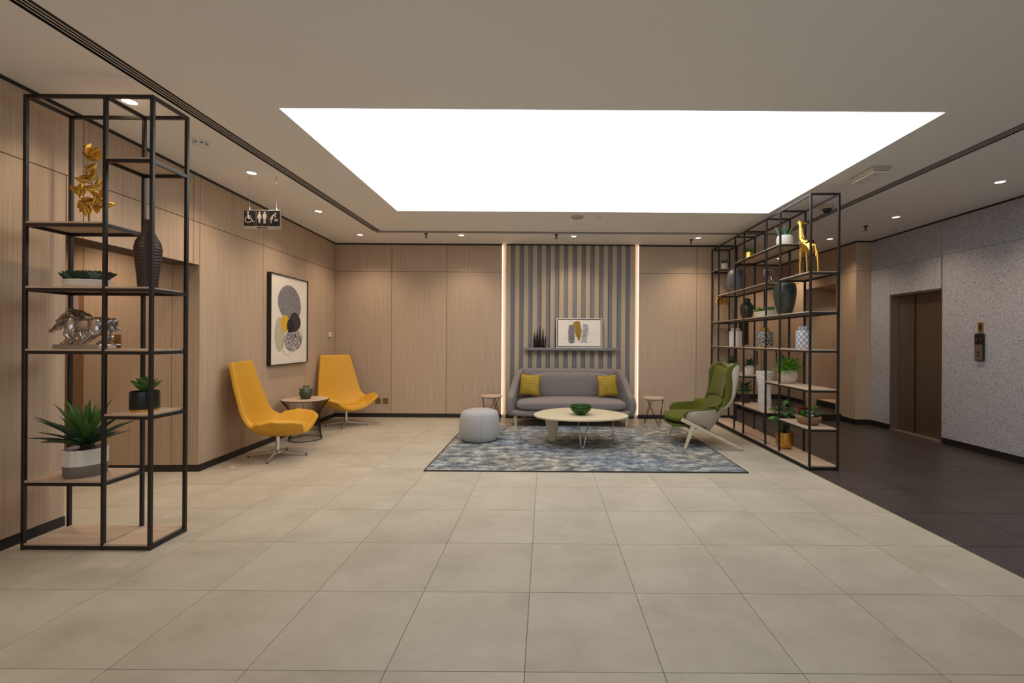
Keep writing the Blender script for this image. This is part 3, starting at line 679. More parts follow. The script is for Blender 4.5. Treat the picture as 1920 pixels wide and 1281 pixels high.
disc(b, -0.027, 0.184, 0.010); poly(b, [(-0.040, 0.170), (-0.014, 0.170), (-0.002, 0.130), (-0.009, 0.127), (-0.017, 0.150), (-0.008, 0.112), (-0.017, 0.112), (-0.017, 0.070), (-0.026, 0.070), (-0.028, 0.112), (-0.030, 0.070), (-0.037, 0.070), (-0.037, 0.112), (-0.046, 0.112), (-0.037, 0.150), (-0.045, 0.127), (-0.052, 0.130)])
disc(b, 0.029, 0.184, 0.010); poly(b, [(0.012, 0.170), (0.046, 0.170), (0.050, 0.165), (0.050, 0.120), (0.043, 0.120), (0.043, 0.155), (0.041, 0.155), (0.041, 0.066), (0.031, 0.066), (0.031, 0.118), (0.027, 0.118), (0.027, 0.066), (0.017, 0.066), (0.017, 0.155), (0.015, 0.155), (0.015, 0.120), (0.008, 0.120), (0.008, 0.165)])
b.obj('pictogram', 'sign_grey', spn[1])
b = MB(); disc(b, 0.146, 0.174, 0.010)
poly(b, [(0.136, 0.172), (0.115, 0.160), (0.098, 0.135), (0.082, 0.112), (0.094, 0.110), (0.094, 0.070), (0.103, 0.070), (0.105, 0.110), (0.119, 0.110), (0.121, 0.140), (0.131, 0.152), (0.150, 0.128), (0.155, 0.134), (0.142, 0.160)])
disc(b, 0.168, 0.112, 0.007); poly(b, [(0.132, 0.092), (0.174, 0.092), (0.174, 0.100), (0.164, 0.105), (0.150, 0.112), (0.146, 0.125), (0.139, 0.124), (0.141, 0.106), (0.132, 0.100)])
b.obj('pictogram', 'sign_grey', spn[2])
for x in (-0.143, 0.146):
    MB().tube([(x, 0, 0.235), (x, 0, ZC-2.60-0.02)], 0.0016, 6).obj('suspension_wire', 'chrome', t)
    MB().lathe([(0.008, 0.212), (0.008, 0.24), (0.003, 0.244)], 10, (x, 0, 0)).obj('clamp', 'chrome', t, smooth=40)
    MB().lathe([(0.013, ZC-2.60), (0.011, ZC-2.60-0.02), (0.004, ZC-2.60-0.024)], 10, (x, 0, 0)).obj('ceiling_cup', 'chrome', t, smooth=40)

# ------------------------------------------------------------------ on the walls
def wl(s, z, x=0.0):   # a point on the left wall
    c, sn = math.cos(TH), math.sin(TH)
    return (LW[0]+x*c+s*sn, LW[1]+x*sn-s*c, z)
t = thing('abstract_picture', 'tall framed abstract picture of overlapping grey, mustard and black pebble shapes', 'picture', wl(1.652, 1.055, 0.001), rz=TH)
# local: x out of the wall, y along it (towards the back wall), z up
HW, HH = 0.505, 1.27
b = MB()
for y0, y1, z0, z1 in ((-HW, -HW+0.012, 0, HH), (HW-0.012, HW, 0, HH), (-HW+0.012, HW-0.012, 0, 0.012), (-HW+0.012, HW-0.012, HH-0.012, HH)): b.box(0, 0.055, y0, y1, z0, z1)
b.obj('frame', 'black_metal', t)
cv = MB().box(0.004, 0.040, -HW+0.012, HW-0.012, 0.012, HH-0.012).obj('canvas', 'paper', t)
def blob(m, cy, cz, ry, rz_, rot=0, k=0, egg=0.0, n=40, name='painted_shape', ring=0.0):
    pts = []
    for i in range(n):
        a = 2*PI*i/n; y, z = ry*math.cos(a), rz_*math.sin(a); y *= 1+egg*math.sin(a)
        pts.append((cy+y*math.cos(rot)-z*math.sin(rot), cz+y*math.sin(rot)+z*math.cos(rot)))
    x = 0.0402+k*0.0006
    if ring:
        MB().tube([(x+0.0004, p[0], p[1]) for p in pts], ring, 4, closed=True).obj(name, m, cv)
    else: MB().prism(pts, 'x', x-0.0002, x+0.0004).obj(name, m, cv)
# picture coords: 0..1 across from the near edge, height from the bottom
U = lambda u: -HW+0.012+u*(2*HW-0.024)
V = lambda v: 0.012+v*(HH-0.024)
blob('ink_grey', U(0.50), V(0.70), 0.315, 0.255, -0.25, 1, egg=-0.06)
blob('ink_sage', U(0.23), V(0.335), 0.125, 0.24, 0.03, 2)
blob('ink_speckle', U(0.60), V(0.27), 0.245, 0.165, 0.1, 3)
blob('ink_plum', U(0.63), V(0.485), 0.165, 0.145, 0.25, 4, egg=-0.2)
blob('ink_yellow', U(0.36), V(0.46), 0.105, 0.125, 0, 5, egg=0.15)
blob('ink_black', U(0.51), V(0.44), 0.10, 0.10, 0.5, 6, egg=-0.1)
blob('ink_grey', U(0.44), V(0.22), 0.14, 0.15, 0, 7, ring=0.0016, name='painted_outline')
blob('ink_grey', U(0.76), V(0.33), 0.09, 0.10, 0.2, 7, ring=0.0016, name='painted_outline')
t = thing('thermostat', 'small white wall thermostat near the back corner above the mustard chair', 'thermostat', wl(0.262, 1.46, 0.0), rz=TH)
MB().box(0.001, 0.028, -0.045, 0.045, 0, 0.085).obj('housing', 'plastic_white', t, bevel=0.006); MB().box(0.028, 0.0295, -0.008, 0.014, 0.035, 0.062).obj('display', 'plastic_black', t)
for x, lab in ((-3.045, 'left brass socket plate low on the back wall'), (-2.908, 'right brass socket plate low on the back wall')):
    t = thing('socket_plate', lab, 'socket', (x, YB, 0.25), group='brass socket plates on the back wall')
    MB().box(-0.05, 0.05, -0.008, -0.0005, 0, 0.10).obj('plate', 'brass', t, bevel=0.002); MB().box(-0.03, 0.03, -0.010, -0.008, 0.02, 0.08).obj('insert', 'brass', t, bevel=0.001)
def wc_(x, z, y=0.0):  # on the corridor wall facing the camera
    c, sn = math.cos(TH), math.sin(TH); yl = -S_OP0+y
    return (LW[0]+x*c-yl*sn, LW[1]+x*sn+yl*c, z)
for x, lab in ((-0.845, 'right brown switch plate on the corridor wall behind the silver horses'), (-0.945, 'left brown switch plate on the corridor wall behind the silver horses')):
    t = thing('switch_plate', lab, 'switch', wc_(x, 1.37), rz=TH, group='switch plates in the washroom corridor')
    MB().box(-0.04, 0.04, -0.009, -0.0005, 0, 0.09).obj('plate', 'brass', t, bevel=0.002); MB().box(-0.02, 0.02, -0.012, -0.009, 0.02, 0.07).obj('rocker', 'brass', t, bevel=0.002)
t = thing('door_sign', 'pale pink square door sign in the washroom corridor behind the shelf', 'sign', wc_(-1.33, 1.66, 0.003), rz=TH)
MB().box(-0.14, 0.09, -0.006, -0.0005, 0, 0.21).obj('plate', 'sign_pink', t)
b = MB()
for x0, x1, z0, z1 in ((-0.07, 0.0, 0.06, 0.065), (-0.07, 0.0, 0.01, 0.015), (-0.07, -0.065, 0.015, 0.06), (-0.005, 0.0, 0.015, 0.06), (-0.042, -0.028, 0.018, 0.045)): b.box(x0, x1, -0.0075, -0.006, z0, z1)
b.obj('pictogram', 'seam', t)

# ledge on the slat wall with its two things
t = thing('wall_ledge', 'long grey floating ledge on the slat wall above the sofa', 'shelf', (0.461, 8.047, 1.245))
MB().box(-0.837, 0.837, -0.14, 0, 0, 0.045).obj('board', 'grey_panel', t, bevel=0.002); MB().box(-0.80, 0.80, -0.012, 0, -0.012, 0).obj('bracket', 'dark_metal', t)
LZ = 1.29
t = thing('small_picture', 'small white-framed picture of grey and ochre brush strokes leaning on the ledge', 'picture', (0.61, 7.955, LZ+0.0015))
t.rotation_euler = (-0.07, 0, 0)
W2, H2 = 0.415, 0.535
b = MB()
for x0, x1, z0, z1 in ((-W2, W2, 0, 0.014), (-W2, W2, H2-0.014, H2), (-W2, -W2+0.014, 0.014, H2-0.014), (W2-0.014, W2, 0.014, H2-0.014)): b.box(x0, x1, 0, 0.035, z0, z1)
b.obj('frame', 'white_ceramic', t)
MB().box(-W2+0.014, W2-0.014, 0.012, 0.030, 0.014, H2-0.014).obj('rebate', 'base_black', t)
cv2 = MB().box(-W2+0.03, W2-0.03, 0.006, 0.012, 0.03, H2-0.03).obj('canvas', 'paper', t)
def stroke(m, pts, k): MB().prism(pts, 'y', 0.006-0.0006*k, 0.006-0.0006*k+0.0004).obj('painted_stroke', m, cv2)
stroke('ink_grey', [(-0.195, 0.10), (-0.14, 0.075), (-0.085, 0.095), (-0.085, 0.40), (-0.13, 0.42), (-0.185, 0.41), (-0.20, 0.3)], 1)
stroke('ink_light', [(0.035, 0.085), (0.09, 0.10), (0.125, 0.08), (0.17, 0.38), (0.15, 0.42), (0.07, 0.44), (0.055, 0.30)], 1)
stroke('ink_ochre', [(-0.01, 0.115), (0.015, 0.15), (0.045, 0.30), (0.01, 0.48), (-0.05, 0.485), (-0.115, 0.455), (-0.11, 0.42), (-0.085, 0.39), (-0.075, 0.26)], 2)
for k, (x0, x1, z) in enumerate(((-0.27, -0.1, 0.175), (0.06, 0.25, 0.27), (-0.2, 0.2, 0.22), (-0.22, -0.02, 0.36), (0.0, 0.24, 0.105), (-0.2, -0.1, 0.475), (0.05, 0.2, 0.49), (-0.25, 0.1, 0.145), (-0.18, 0.16, 0.30), (-0.16, 0.12, 0.20))):
    MB().box(x0, x1, 0.0038, 0.0042, z, z+0.0022).obj('painted_line', 'ink_plum', cv2)
t = thing('figurine_group', 'group of slender black figures with gold tips standing on the ledge', 'figurine', (-0.108, 7.975, LZ))
MB().box(-0.115, 0.115, -0.05, 0.05, 0, 0.012).obj('base', 'black_metal', t)
for k, (x, y, h) in enumerate(((-0.10, 0, 0.27), (-0.07, 0.015, 0.20), (-0.05, -0.01, 0.35), (-0.02, 0.02, 0.25), (0.0, -0.015, 0.40), (0.03, 0.015, 0.24), (0.055, -0.01, 0.33), (0.075, 0.01, 0.27), (0.10, -0.005, 0.22))):
    lean = -0.012 if k % 2 else 0.010
    fig = MB().tube([(x, y, 0.010), (x+lean*0.3, y, h*0.22), (x+lean*0.5, y, h*0.5), (x+lean, y, h*0.78), (x+lean*1.4, y, h)], [0.013, 0.012, 0.016, 0.009, 0.006], 8).obj('figure', 'black_metal', t, smooth=True)
    if h > 0.2 and k != 3: MB().ell((x+lean*1.5, y, h+0.006), (0.009, 0.009, 0.012), 10, 6).obj('gold_tip', 'gold', fig, smooth=True)
# ------------------------------------------------------------------ open shelf units
def shelf_unit(label, loc, rz, posts, D, levels, top, R=0.022, name='shelf_unit'):
    """posts along local x; depth along local y from 0 to D (signed); levels = [(z, first post, last post)]"""
    t = thing(name, label, 'shelf', loc, rz)
    h = R/2
    for a in posts:
        for bq in (0, D):
            MB().box(a-h, a+h, bq-h, bq+h, 0, top).obj('post', 'black_metal', t, bevel=0.002, segs=1)
    y0, y1 = min(0, D)+h, max(0, D)-h
    def rails(z, i, j, cross):
        for bq in (0, D):
            for k in range(i, j):
                MB().box(posts[k]+h, posts[k+1]-h, bq-h*0.9, bq+h*0.9, z-R, z).obj('rail', 'black_metal', t)
        for k in cross:
            MB().box(posts[k]-h*0.9, posts[k]+h*0.9, y0, y1, z-R, z).obj('rail', 'black_metal', t)
    for z, i, j in levels:
        rails(z, i, j, (i, j))
        ext = 0.002
        b = MB(); b.box(posts[i]+h, posts[j]-h, min(0, D)-h+ext, max(0, D)+h-ext, z, z+0.012)
        # notches round the posts in between are left as tight laps
        b.obj('shelf_board', 'wood_board', t)
    rails(top, 0, len(posts)-1, range(len(posts)))
    return t
LSX, LSY = -3.504, 2.978
left_shelf = shelf_unit('narrow tall black-framed open shelf on the left holding the silver horses', (LSX, LSY, 0), 0.0, [0, 0.536, 0.851], 0.285,
    [(0.03, 0, 2), (0.452, 0, 1), (0.902, 1, 2), (1.338, 0, 2), (1.760, 0, 2), (2.196, 0, 1), (2.630, 1, 2)], 3.062)
# right unit: local x runs away from the camera, local y to the left
RSX, RSY, RSA = 2.955, 4.939, 0.02
rposts = [0, 0.666, 1.033, 1.732, 2.067, 2.760, 3.085]
right_shelf = shelf_unit('long black-framed open shelf on the right holding the gold giraffe', (RSX, RSY, 0), PI/2-RSA, rposts, -0.31,
    [(0.03, 0, 6), (0.446, 0, 1), (0.456, 2, 4), (0.884, 0, 2), (0.90, 4, 6), (0.90, 3, 4), (1.330, 0, 6), (1.762, 0, 6), (2.206, 0, 1), (2.212, 2, 5), (2.660, 1, 4), (2.680, 5, 6)], 3.09)
def rs(a, b=0.155, z=0.0):   # point on the right shelf: a along, b deep
    c, s = math.cos(RSA), math.sin(RSA)
    return (RSX+b*c+a*s, RSY+a*c-b*s, z)
def ls(x, y=0.14, z=0.0): return (LSX+x, LSY+y, z)
BT = 0.0125   # board thickness + hair

# ------------------------------------------------------------------ rug
t = thing('rug', 'blue, grey and cream abrash rug with dark edge under the lounge', 'rug', (0.45, 6.053, 0))
MB().box(-1.745, 1.745, -1.255, 1.255, 0, 0.012).obj('pile', 'rug', t)
b = MB()
for x0, x1, y0, y1 in ((-1.76, 1.76, -1.268, -1.255), (-1.76, 1.76, 1.255, 1.268), (-1.76, -1.745, -1.255, 1.255), (1.745, 1.76, -1.255, 1.255)): b.box(x0, x1, y0, y1, 0, 0.013)
b.obj('binding', 'base_black', t)
RZ = 0.0125

# ------------------------------------------------------------------ sofa (local: front = -y)
t = thing('sofa', 'grey three-seat sofa with curved arms and pale tapered legs', 'sofa', (0.432, 7.57, 0))
def sofa_shell():
    b = MB(); hw, fy, by, rc = 0.985, -0.30, 0.33, 0.30
    path = []
    for k in range(7): path.append((-hw, fy+(by-rc-fy)*k/6, (-1, 0)))
    for k in range(1, 9): a = PI-k*PI/2/8; path.append((-hw+rc+rc*math.cos(a), by-rc+rc*math.sin(a), (math.cos(a), math.sin(a))))
    nb = 14
    for k in range(1, nb): path.append((-hw+rc+(2*hw-2*rc)*k/nb, by, (0, 1)))
    for k in range(0, 9): a = PI/2-k*PI/2/8; path.append((hw-rc+rc*math.cos(a), by-rc+rc*math.sin(a), (math.cos(a), math.sin(a))))
    for k in range(1, 7): path.append((hw, by-rc+(fy-by+rc)*k/6, (1, 0)))
    rows = []
    for x, y, n in path:
        # height: low arms rising to the back
        f = sm((y-(fy+0.08))/(by-0.10-(fy+0.08)))
        top = 0.53+0.40*f
        endf = sm((y-fy)/0.10)           # round the arm fronts
        top -= 0.04*(1-endf)
        zb = 0.165
        th = 0.062*(0.75+0.25*endf)
        ring = []
        prof = [(-0.45, 0.0), (-1.0, 0.05), (-1.0, 0.5), (-1.0, 0.88), (-0.75, 0.97), (0, 1.0), (0.75, 0.97), (1.0, 0.88), (1.0, 0.5), (1.0, 0.08), (0.6, 0.0)]
        for o_, hz in prof:
            z = zb+(top-zb)*hz
            bulge = 0.055*math.sin(PI*min(1, hz*1.0)**0.9)*(1-0.6*f)-0.075*f*hz*0.4+0.05*f*hz*(1 if abs(n[1]) > 0.7 else 0)
            if abs(n[0]) > 0.5 and f > 0: bulge -= 0.06*f*hz
            d = o_*th+bulge
            ring.append((x+n[0]*d, y+n[1]*d, z))
        rows.append(ring)
    m = len(rows[0]); v = [p for r in rows for p in r]
    f = [(j*m+i, j*m+(i+1) % m, (j+1)*m+(i+1) % m, (j+1)*m+i) for j in range(len(rows)-1) for i in range(m)]
    f += [tuple(range(m))[::-1], tuple(range((len(rows)-1)*m, len(rows)*m))]
    return b.add(v, f)
sofa_shell().obj('back_and_arms', 'sofa_grey', t, smooth=True, sub=1)
def puff(hx, hy, z0, z1, e=5.0, crown=0.03, nu=40, nv=14, ez=3.0):
    """soft rounded cushion: superellipse plan and section"""
    b = MB()
    def fn(u, v):
        a = 2*PI*u; ph = -PI/2+PI*v
        ca, sa = math.cos(a), math.sin(a); cp_, sp__ = math.cos(ph), math.sin(ph)
        k = (abs(ca)**e+abs(sa)**e)**(-1/e)
        kz = (abs(cp_)**ez+abs(sp__)**ez)**(-1/ez)
        r = cp_*kz; z = sp__*kz
        x, y = hx*k*ca*r, hy*k*sa*r
        zz = (z0+z1)/2+(z1-z0)/2*z
        if z > 0: zz += crown*(1-(x/hx)**2)*(1-(y/hy)**2)
        return (x, y, zz)
    return b.grid(fn, nu, nv, closed_u=True)
puff(0.905, 0.34, 0.262, 0.440, e=7, crown=0.022, nu=64, nv=20, ez=4.2).obj('seat_cushion', 'sofa_grey', t, smooth=True, loc=(0, -0.07, 0))
puff(0.985, 0.345, 0.165, 0.285, e=9, crown=0, nu=64, ez=5).obj('base', 'sofa_grey', t, smooth=True, loc=(0, -0.045, 0))
puff(0.80, 0.06, 0.42, 0.86, e=4, crown=0, nu=48, ez=4).obj('back_pad', 'sofa_grey', t, smooth=True, loc=(0, 0.225, 0))
for x, y in ((-0.915, -0.28), (0.915, -0.28), (-0.80, 0.24), (0.80, 0.24)):
    MB().lathe([(0.020, 0), (0.034, 0.165)], 16, (x, y, RZ if y < -0.2 else 0)).obj('leg', 'wood_pale', t, smooth=40)
def pillow(label, loc, rx, ry, rz):
    t = thing('throw_pillow', label, 'pillow', loc, 0, 'mustard patterned pillows on the sofa'); t.rotation_euler = (rx, ry, rz)
    b = MB(); S = 0.185
    for sg in (-1, 1):
        def fn(u, v):
            x, z = 2*u-1, 2*v-1
            pin = 1-0.10*((1-abs(x)**2)*abs(z)**3 + (1-abs(z)**2)*abs(x)**3)
            th = 0.065*((1-x*x)*(1-z*z))**0.42
            return (S*x*(1-0.10*(1-z*z)*abs(x)**2), sg*th, S*z*(1-0.08*(1-x*x)*abs(z)**2)+S)
        b.grid(fn, 17, 17)
    cov = b.obj('cover', 'pillow', t, smooth=True)
    e = []
    for k in range(40):
        q = k/40*4; sd = int(q); f = (q-sd)*2-1
        x, z = ((f, -1), (1, f), (-f, 1), (-1, -f))[sd]
        e.append((S*x*(1-0.10*(1-z*z)*abs(x)**2), 0, S*z*(1-0.08*(1-x*x)*abs(z)**2)+S))
    MB().tube(e, 0.0035, 5, closed=True).obj('piping', 'ink_ochre', cov)
pillow('mustard diamond-pattern pillow at the sofa end nearer the grey pouf', (-0.275, 7.545, 0.475), -0.20, 0.03, -0.22)
pillow('mustard diamond-pattern pillow at the sofa end nearer the green chair', (1.085, 7.545, 0.470), -0.20, -0.05, 0.25)

# ------------------------------------------------------------------ pouf
t = thing('pouf', 'round light grey upholstered pouf on the rug corner', 'pouf', (-0.925, 6.27, RZ))
MB().lathe([(0.0001, 0.432), (0.10, 0.432), (0.19, 0.424), (0.238, 0.405), (0.258, 0.375), (0.272, 0.31), (0.281, 0.22), (0.281, 0.14), (0.274, 0.07), (0.255, 0.02), (0.24, 0.008)], 48).obj('cover', 'pouf_grey', t, smooth=True)
cov = t.children[0]
MB().lathe([(0.245, 0.0), (0.25, 0.010), (0.235, 0.014)], 40).obj('base', 'base_black', t)
for a in (-1.35, 1.79, 0.2, 3.3):
    MB().tube([(r*math.cos(a), r*math.sin(a), z) for r, z in ((0.06, 0.4335), (0.19, 0.4255), (0.24, 0.406), (0.2595, 0.375), (0.2735, 0.31), (0.2825, 0.22), (0.2825, 0.14), (0.2755, 0.07), (0.257, 0.022))], 0.0028, 6).obj('seam', 'pouf_grey', cov, smooth=True)

# ------------------------------------------------------------------ coffee table and bowl
t = thing('coffee_table', 'pale oval coffee table with one slab leg and two hairpin legs', 'table', (0.475, 6.07, RZ))
def oval(n=64, rx=0.635, ry=0.50):
    out = []
    for i in range(n):
        a = 2*PI*i/n; x, y = math.cos(a), math.sin(a)
        k = 1+0.05*math.cos(3*a+0.9)
        X, Y = rx*x*k, ry*y*k; r = -0.10
        out.append((X*math.cos(r)-Y*math.sin(r), X*math.sin(r)+Y*math.cos(r)))
    return out
MB().prism(oval(), 'z', 0.385, 0.41).obj('top', 'wood_pale', t, bevel=0.006)
b = MB()
def legf(u, v):
    a = 2*PI*u; wx = 0.052+0.058*v; wy = 0.030+0.010*v
    if v < 0.12: wx *= 0.86+0.14*v/0.12
    return (wx*math.copysign(abs(math.cos(a))**0.7, math.cos(a))-0.015*v, wy*math.copysign(abs(math.sin(a))**0.7, math.sin(a)), 0.001+0.384*v)
b.grid(legf, 28, 8, closed_u=True); b.f += [tuple(range(28))[::-1], tuple(range(28*7, 28*8))]
b.obj('slab_leg', 'wood_pale', t, smooth=50, loc=(-0.365, 0.16, 0))
def hairpin(p, top1, top2, r=0.0075, mt='chrome', parent=None, nm='leg'):
    P0 = Vector(p); a, c = Vector(top1), Vector(top2); sd = (c-a).normalized()*0.022
    pts = [a]+[P0-sd+Vector((0, 0, 0.03)), P0-sd*0.7+Vector((0, 0, 0.0135)), P0+Vector((0, 0, 0.0085)), P0+sd*0.7+Vector((0, 0, 0.012)), P0+sd+Vector((0, 0, 0.03))]+[c]
    MB().tube(pts, r, 8).obj(nm, mt, parent, smooth=True)
hairpin((0.02, -0.26, 0), (-0.035, -0.235, 0.386), (0.105, -0.235, 0.386), parent=t)
hairpin((0.475, 0.08, 0), (0.46, 0.03, 0.386), (0.485, 0.13, 0.386), parent=t)
t = thing('glass_bowl', 'dark green glass bowl on the coffee table', 'bowl', (0.485, 5.99, RZ+0.4105))
MB().lathe([(0.0001, 0.010), (0.05, 0.008), (0.052, 0.0), (0.058, 0.0), (0.062, 0.014), (0.10, 0.032), (0.138, 0.068), (0.148, 0.098), (0.144, 0.122), (0.134, 0.130), (0.128, 0.122), (0.132, 0.098), (0.122, 0.07), (0.09, 0.044), (0.05, 0.03), (0.0001, 0.026)], 48, flute=lambda a, z, j: 1+0.006*math.sin(6*a)).obj('bowl', 'green_glass', t, smooth=True)
MB().lathe([(0.0452, 0.0005), (0.0452, 0.0075), (0.0001, 0.0075)], 32, cap=False).obj('foot', 'green_glass', t, smooth=40)

# ------------------------------------------------------------------ small stools
def stool(label, loc, rz):
    t = thing('side_stool', label, 'stool', loc, rz, 'round stools with crossed hairpin legs')
    MB().lathe([(0.0001, 0.442), (0.175, 0.442), (0.185, 0.447), (0.188, 0.458), (0.185, 0.469), (0.175, 0.473), (0.0001, 0.473)], 40, cap=False).obj('top', 'wood_board', t, smooth=40)
    MB().tube([(0.155*math.cos(k*PI/16), 0.155*math.sin(k*PI/16), 0.437) for k in range(32)], 0.005, 6, closed=True).obj('ring', 'dark_metal', t, smooth=True)
    for k in range(3):
        a = k*2*PI/3; q = 1.32
        p = (0.155*math.cos(a), 0.155*math.sin(a), 0)
        hairpin(p, (0.155*math.cos(a-q), 0.155*math.sin(a-q), 0.437), (0.155*math.cos(a+q), 0.155*math.sin(a+q), 0.437), 0.005, 'dark_metal', t)
stool('round wooden stool on dark hairpin legs half hidden behind the grey pouf', (-0.925, 7.62, 0), 0.3)
stool('round wooden stool on dark hairpin legs between sofa and green chair', (1.845, 7.50, 0), -1.2+2*PI/3*0)

# ------------------------------------------------------------------ mustard swivel chairs (local: front = +x)
def swivel_chair(label, loc, rz, base_rz):
    t = thing('swivel_chair', label, 'chair', loc, rz, 'mustard swivel lounge chairs')
    prof = smoothpath([(0.32, 0, 0.330), (0.23, 0, 0.312), (0.08, 0, 0.305), (-0.10, 0, 0.322), (-0.205, 0, 0.40), (-0.265, 0, 0.54), (-0.31, 0, 0.74), (-0.355, 0, 0.95), (-0.405, 0, 1.155)], 33)
    def hw(v): return lerp_curve([(0, 0.275), (0.08, 0.36), (0.20, 0.43), (0.36, 0.43), (0.48, 0.40), (0.60, 0.355), (0.80, 0.305), (1.0, 0.245)], v)
    def lift(v): return lerp_curve([(0, 0.13), (0.10, 0.185), (0.25, 0.215), (0.38, 0.17), (0.50, 0.06), (0.62, 0.0), (1, 0)], v)
    def fwd(v): return lerp_curve([(0, 0.03), (0.25, 0.0), (0.40, 0.05), (0.52, 0.10), (0.65, 0.06), (0.85, 0.025), (1, 0.02)], v)
    def surf(u, v, off=0.0, sc=1.0):
        p = prof[min(int(v*32+0.5), 32)]; q = (2*u-1)*sc
        return (p.x+fwd(v)*abs(q)**2.2, hw(v)*q, p.z+lift(v)*abs(q)**2.3+off)
    b = MB(); b.grid(lambda u, v: surf(u, v), 17, 33); me = b.mesh('shell')
    if sum(q.normal.z*q.area for q in me.polygons) < 0: me.flip_normals()
    sh = link('shell', me, 'mustard', t, smooth=True, solid=0.050, offset=-1)
    md = sh.modifiers.new('bevel', 'BEVEL'); md.width = 0.016; md.segments = 3; md.limit_method = 'ANGLE'; md.angle_limit = math.radians(50)
    b = MB()
    def cush(u, v):
        a = 2*PI*u; rr = v
        uu = 0.5+0.33*rr*math.cos(a); vv = 0.20+0.155*rr*math.sin(a)
        p = surf(uu, max(vv, 0.03)); k = (1-rr**4)
        return (p[0], p[1], p[2]+0.002+0.042*k)
    b.grid(cush, 36, 9, closed_u=True)
    b.obj('seat_cushion', 'mustard', t, smooth=True)
    MB().tube([(0, 0, 0.055), (0, 0, 0.30)], 0.021, 16).obj('stem', 'chrome', t, smooth=40)
    MB().lathe([(0.09, 0.255), (0.11, 0.272), (0.02, 0.272)], 16).obj('seat_plate', 'dark_metal', t)
    hub = MB().lathe([(0.035, 0.03), (0.04, 0.05), (0.026, 0.075), (0.022, 0.08)], 20).obj('hub', 'chrome', t, smooth=40)
    for k in range(4):
        a = base_rz-rz+k*PI/2; d = Vector((math.cos(a), math.sin(a), 0))
        arm = MB().bar(d*0.02+Vector((0, 0, 0.058)), d*0.335+Vector((0, 0, 0.022)), 0.036, 0.03, 0.026, 0.014).obj('base_arm', 'chrome', t, bevel=0.003)
        MB().lathe([(0.012, 0), (0.012, 0.017)], 10, tuple(d*0.318)).obj('glide', 'plastic_black', arm)
    return t
swivel_chair('mustard swivel chair seen from the side, left of the wire table', (-3.235, 5.36, 0), 0.20, 0.22)
swivel_chair('mustard swivel chair turned to the camera in the back corner', (-3.28, 7.30, 0), -0.70, 0.22)

# ------------------------------------------------------------------ wire table and jar
t = thing('wire_table', 'round side table with flared dark wire cage between the mustard chairs', 'table', (-3.40, 6.28, 0))
def wr_(z): return lerp_curve([(0, 0.215), (0.06, 0.203), (0.20, 0.188), (0.30, 0.182), (0.36, 0.186), (0.42, 0.205), (0.48, 0.245), (0.53, 0.282), (0.562, 0.305)], z)
zs_ = [0.004, 0.06, 0.14, 0.22, 0.30, 0.36, 0.41, 0.45, 0.49, 0.53, 0.562]
b = MB()
for k in range(48):
    a = 2*PI*k/48; b.tube([(wr_(z)*math.cos(a), wr_(z)*math.sin(a), z) for z in zs_], 0.0026, 5)
b.obj('wire_cage', 'dark_metal', t, smooth=True)
for z, r in ((0.005, 0.005), (0.10, 0.003), (0.155, 0.003), (0.562, 0.005)):
    MB().tube([(wr_(z)*math.cos(k*PI/24), wr_(z)*math.sin(k*PI/24), z) for k in range(48)], r, 6, closed=True).obj('ring', 'dark_metal', t, smooth=True)
MB().lathe([(0.0001, 0.558), (0.288, 0.558), (0.298, 0.565), (0.296, 0.574), (0.0001, 0.574)], 48, cap=False).obj('top', 'wood_board', t, smooth=40)
t = thing('green_jar', 'squat dark green ribbed jar on the wire table', 'jar', (-3.395, 6.28, 0.5745))
pr_ = [(0.0001, 0), (0.052, 0), (0.056, 0.012)]
for k in range(11):
    z = 0.02+k*0.011; r = 0.058+0.030*math.sin(PI*(z-0.005)/0.145)
    pr_ += [(r, z), (r-0.0035, z+0.0055)]
pr_ += [(0.050, 0.150), (0.037, 0.158), (0.035, 0.168), (0.046, 0.176), (0.046, 0.184), (0.033, 0.185), (0.030, 0.165), (0.04, 0.14), (0.0001, 0.13)]
MB().lathe(pr_, 36, cap=False).obj('body', 'green_jar', t, smooth=True)
MB().lathe([(0.0375, 0.158), (0.0365, 0.166)], 30, cap=False).obj('neck_band', 'silver', t, smooth=True)
for sx in (-1, 1):
    MB().tube([(sx*0.075, 0, 0.118), (sx*0.098, 0, 0.128), (sx*0.096, 0, 0.138), (sx*0.07, 0, 0.136)], 0.006, 8).obj('lug', 'green_jar', t, smooth=True)

# ------------------------------------------------------------------ green wing chair (local: front = -x, side = y)
t = thing('wing_chair', 'green wing-back lounge chair with cream shell and pale splayed wooden legs', 'chair', (2.16, 6.15, 0), 0.0)
ox = 2.16
XF = [(.225, 2.17), (.26, 2.06), (.31, 1.92), (.37, 1.86), (.43, 1.83), (.48, 1.845), (.515, 1.885), (.528, 2.0), (.535, 2.15), (.545, 2.25), (.57, 2.33), (.62, 2.39), (.70, 2.435), (.85, 2.45), (1.0, 2.445), (1.07, 2.465), (1.11, 2.50), (1.128, 2.54)]
XRr = [(.225, 2.22), (.30, 2.285), (.45, 2.385), (.69, 2.515), (.90, 2.575), (1.07, 2.610), (1.128, 2.600)]
HWz = [(.225, .25), (.30, .315), (.40, .36), (.50, .378), (.60, .375), (.75, .362), (.95, .345), (1.128, .318)]
zl = [.225, .245, .27, .30, .34, .38, .42, .46, .49, .51, .522, .528, .532, .536, .541, .548, .558, .575, .60, .64, .70, .78, .86, .94, 1.0, 1.04, 1.07, 1.095, 1.115, 1.128]
NT = 41
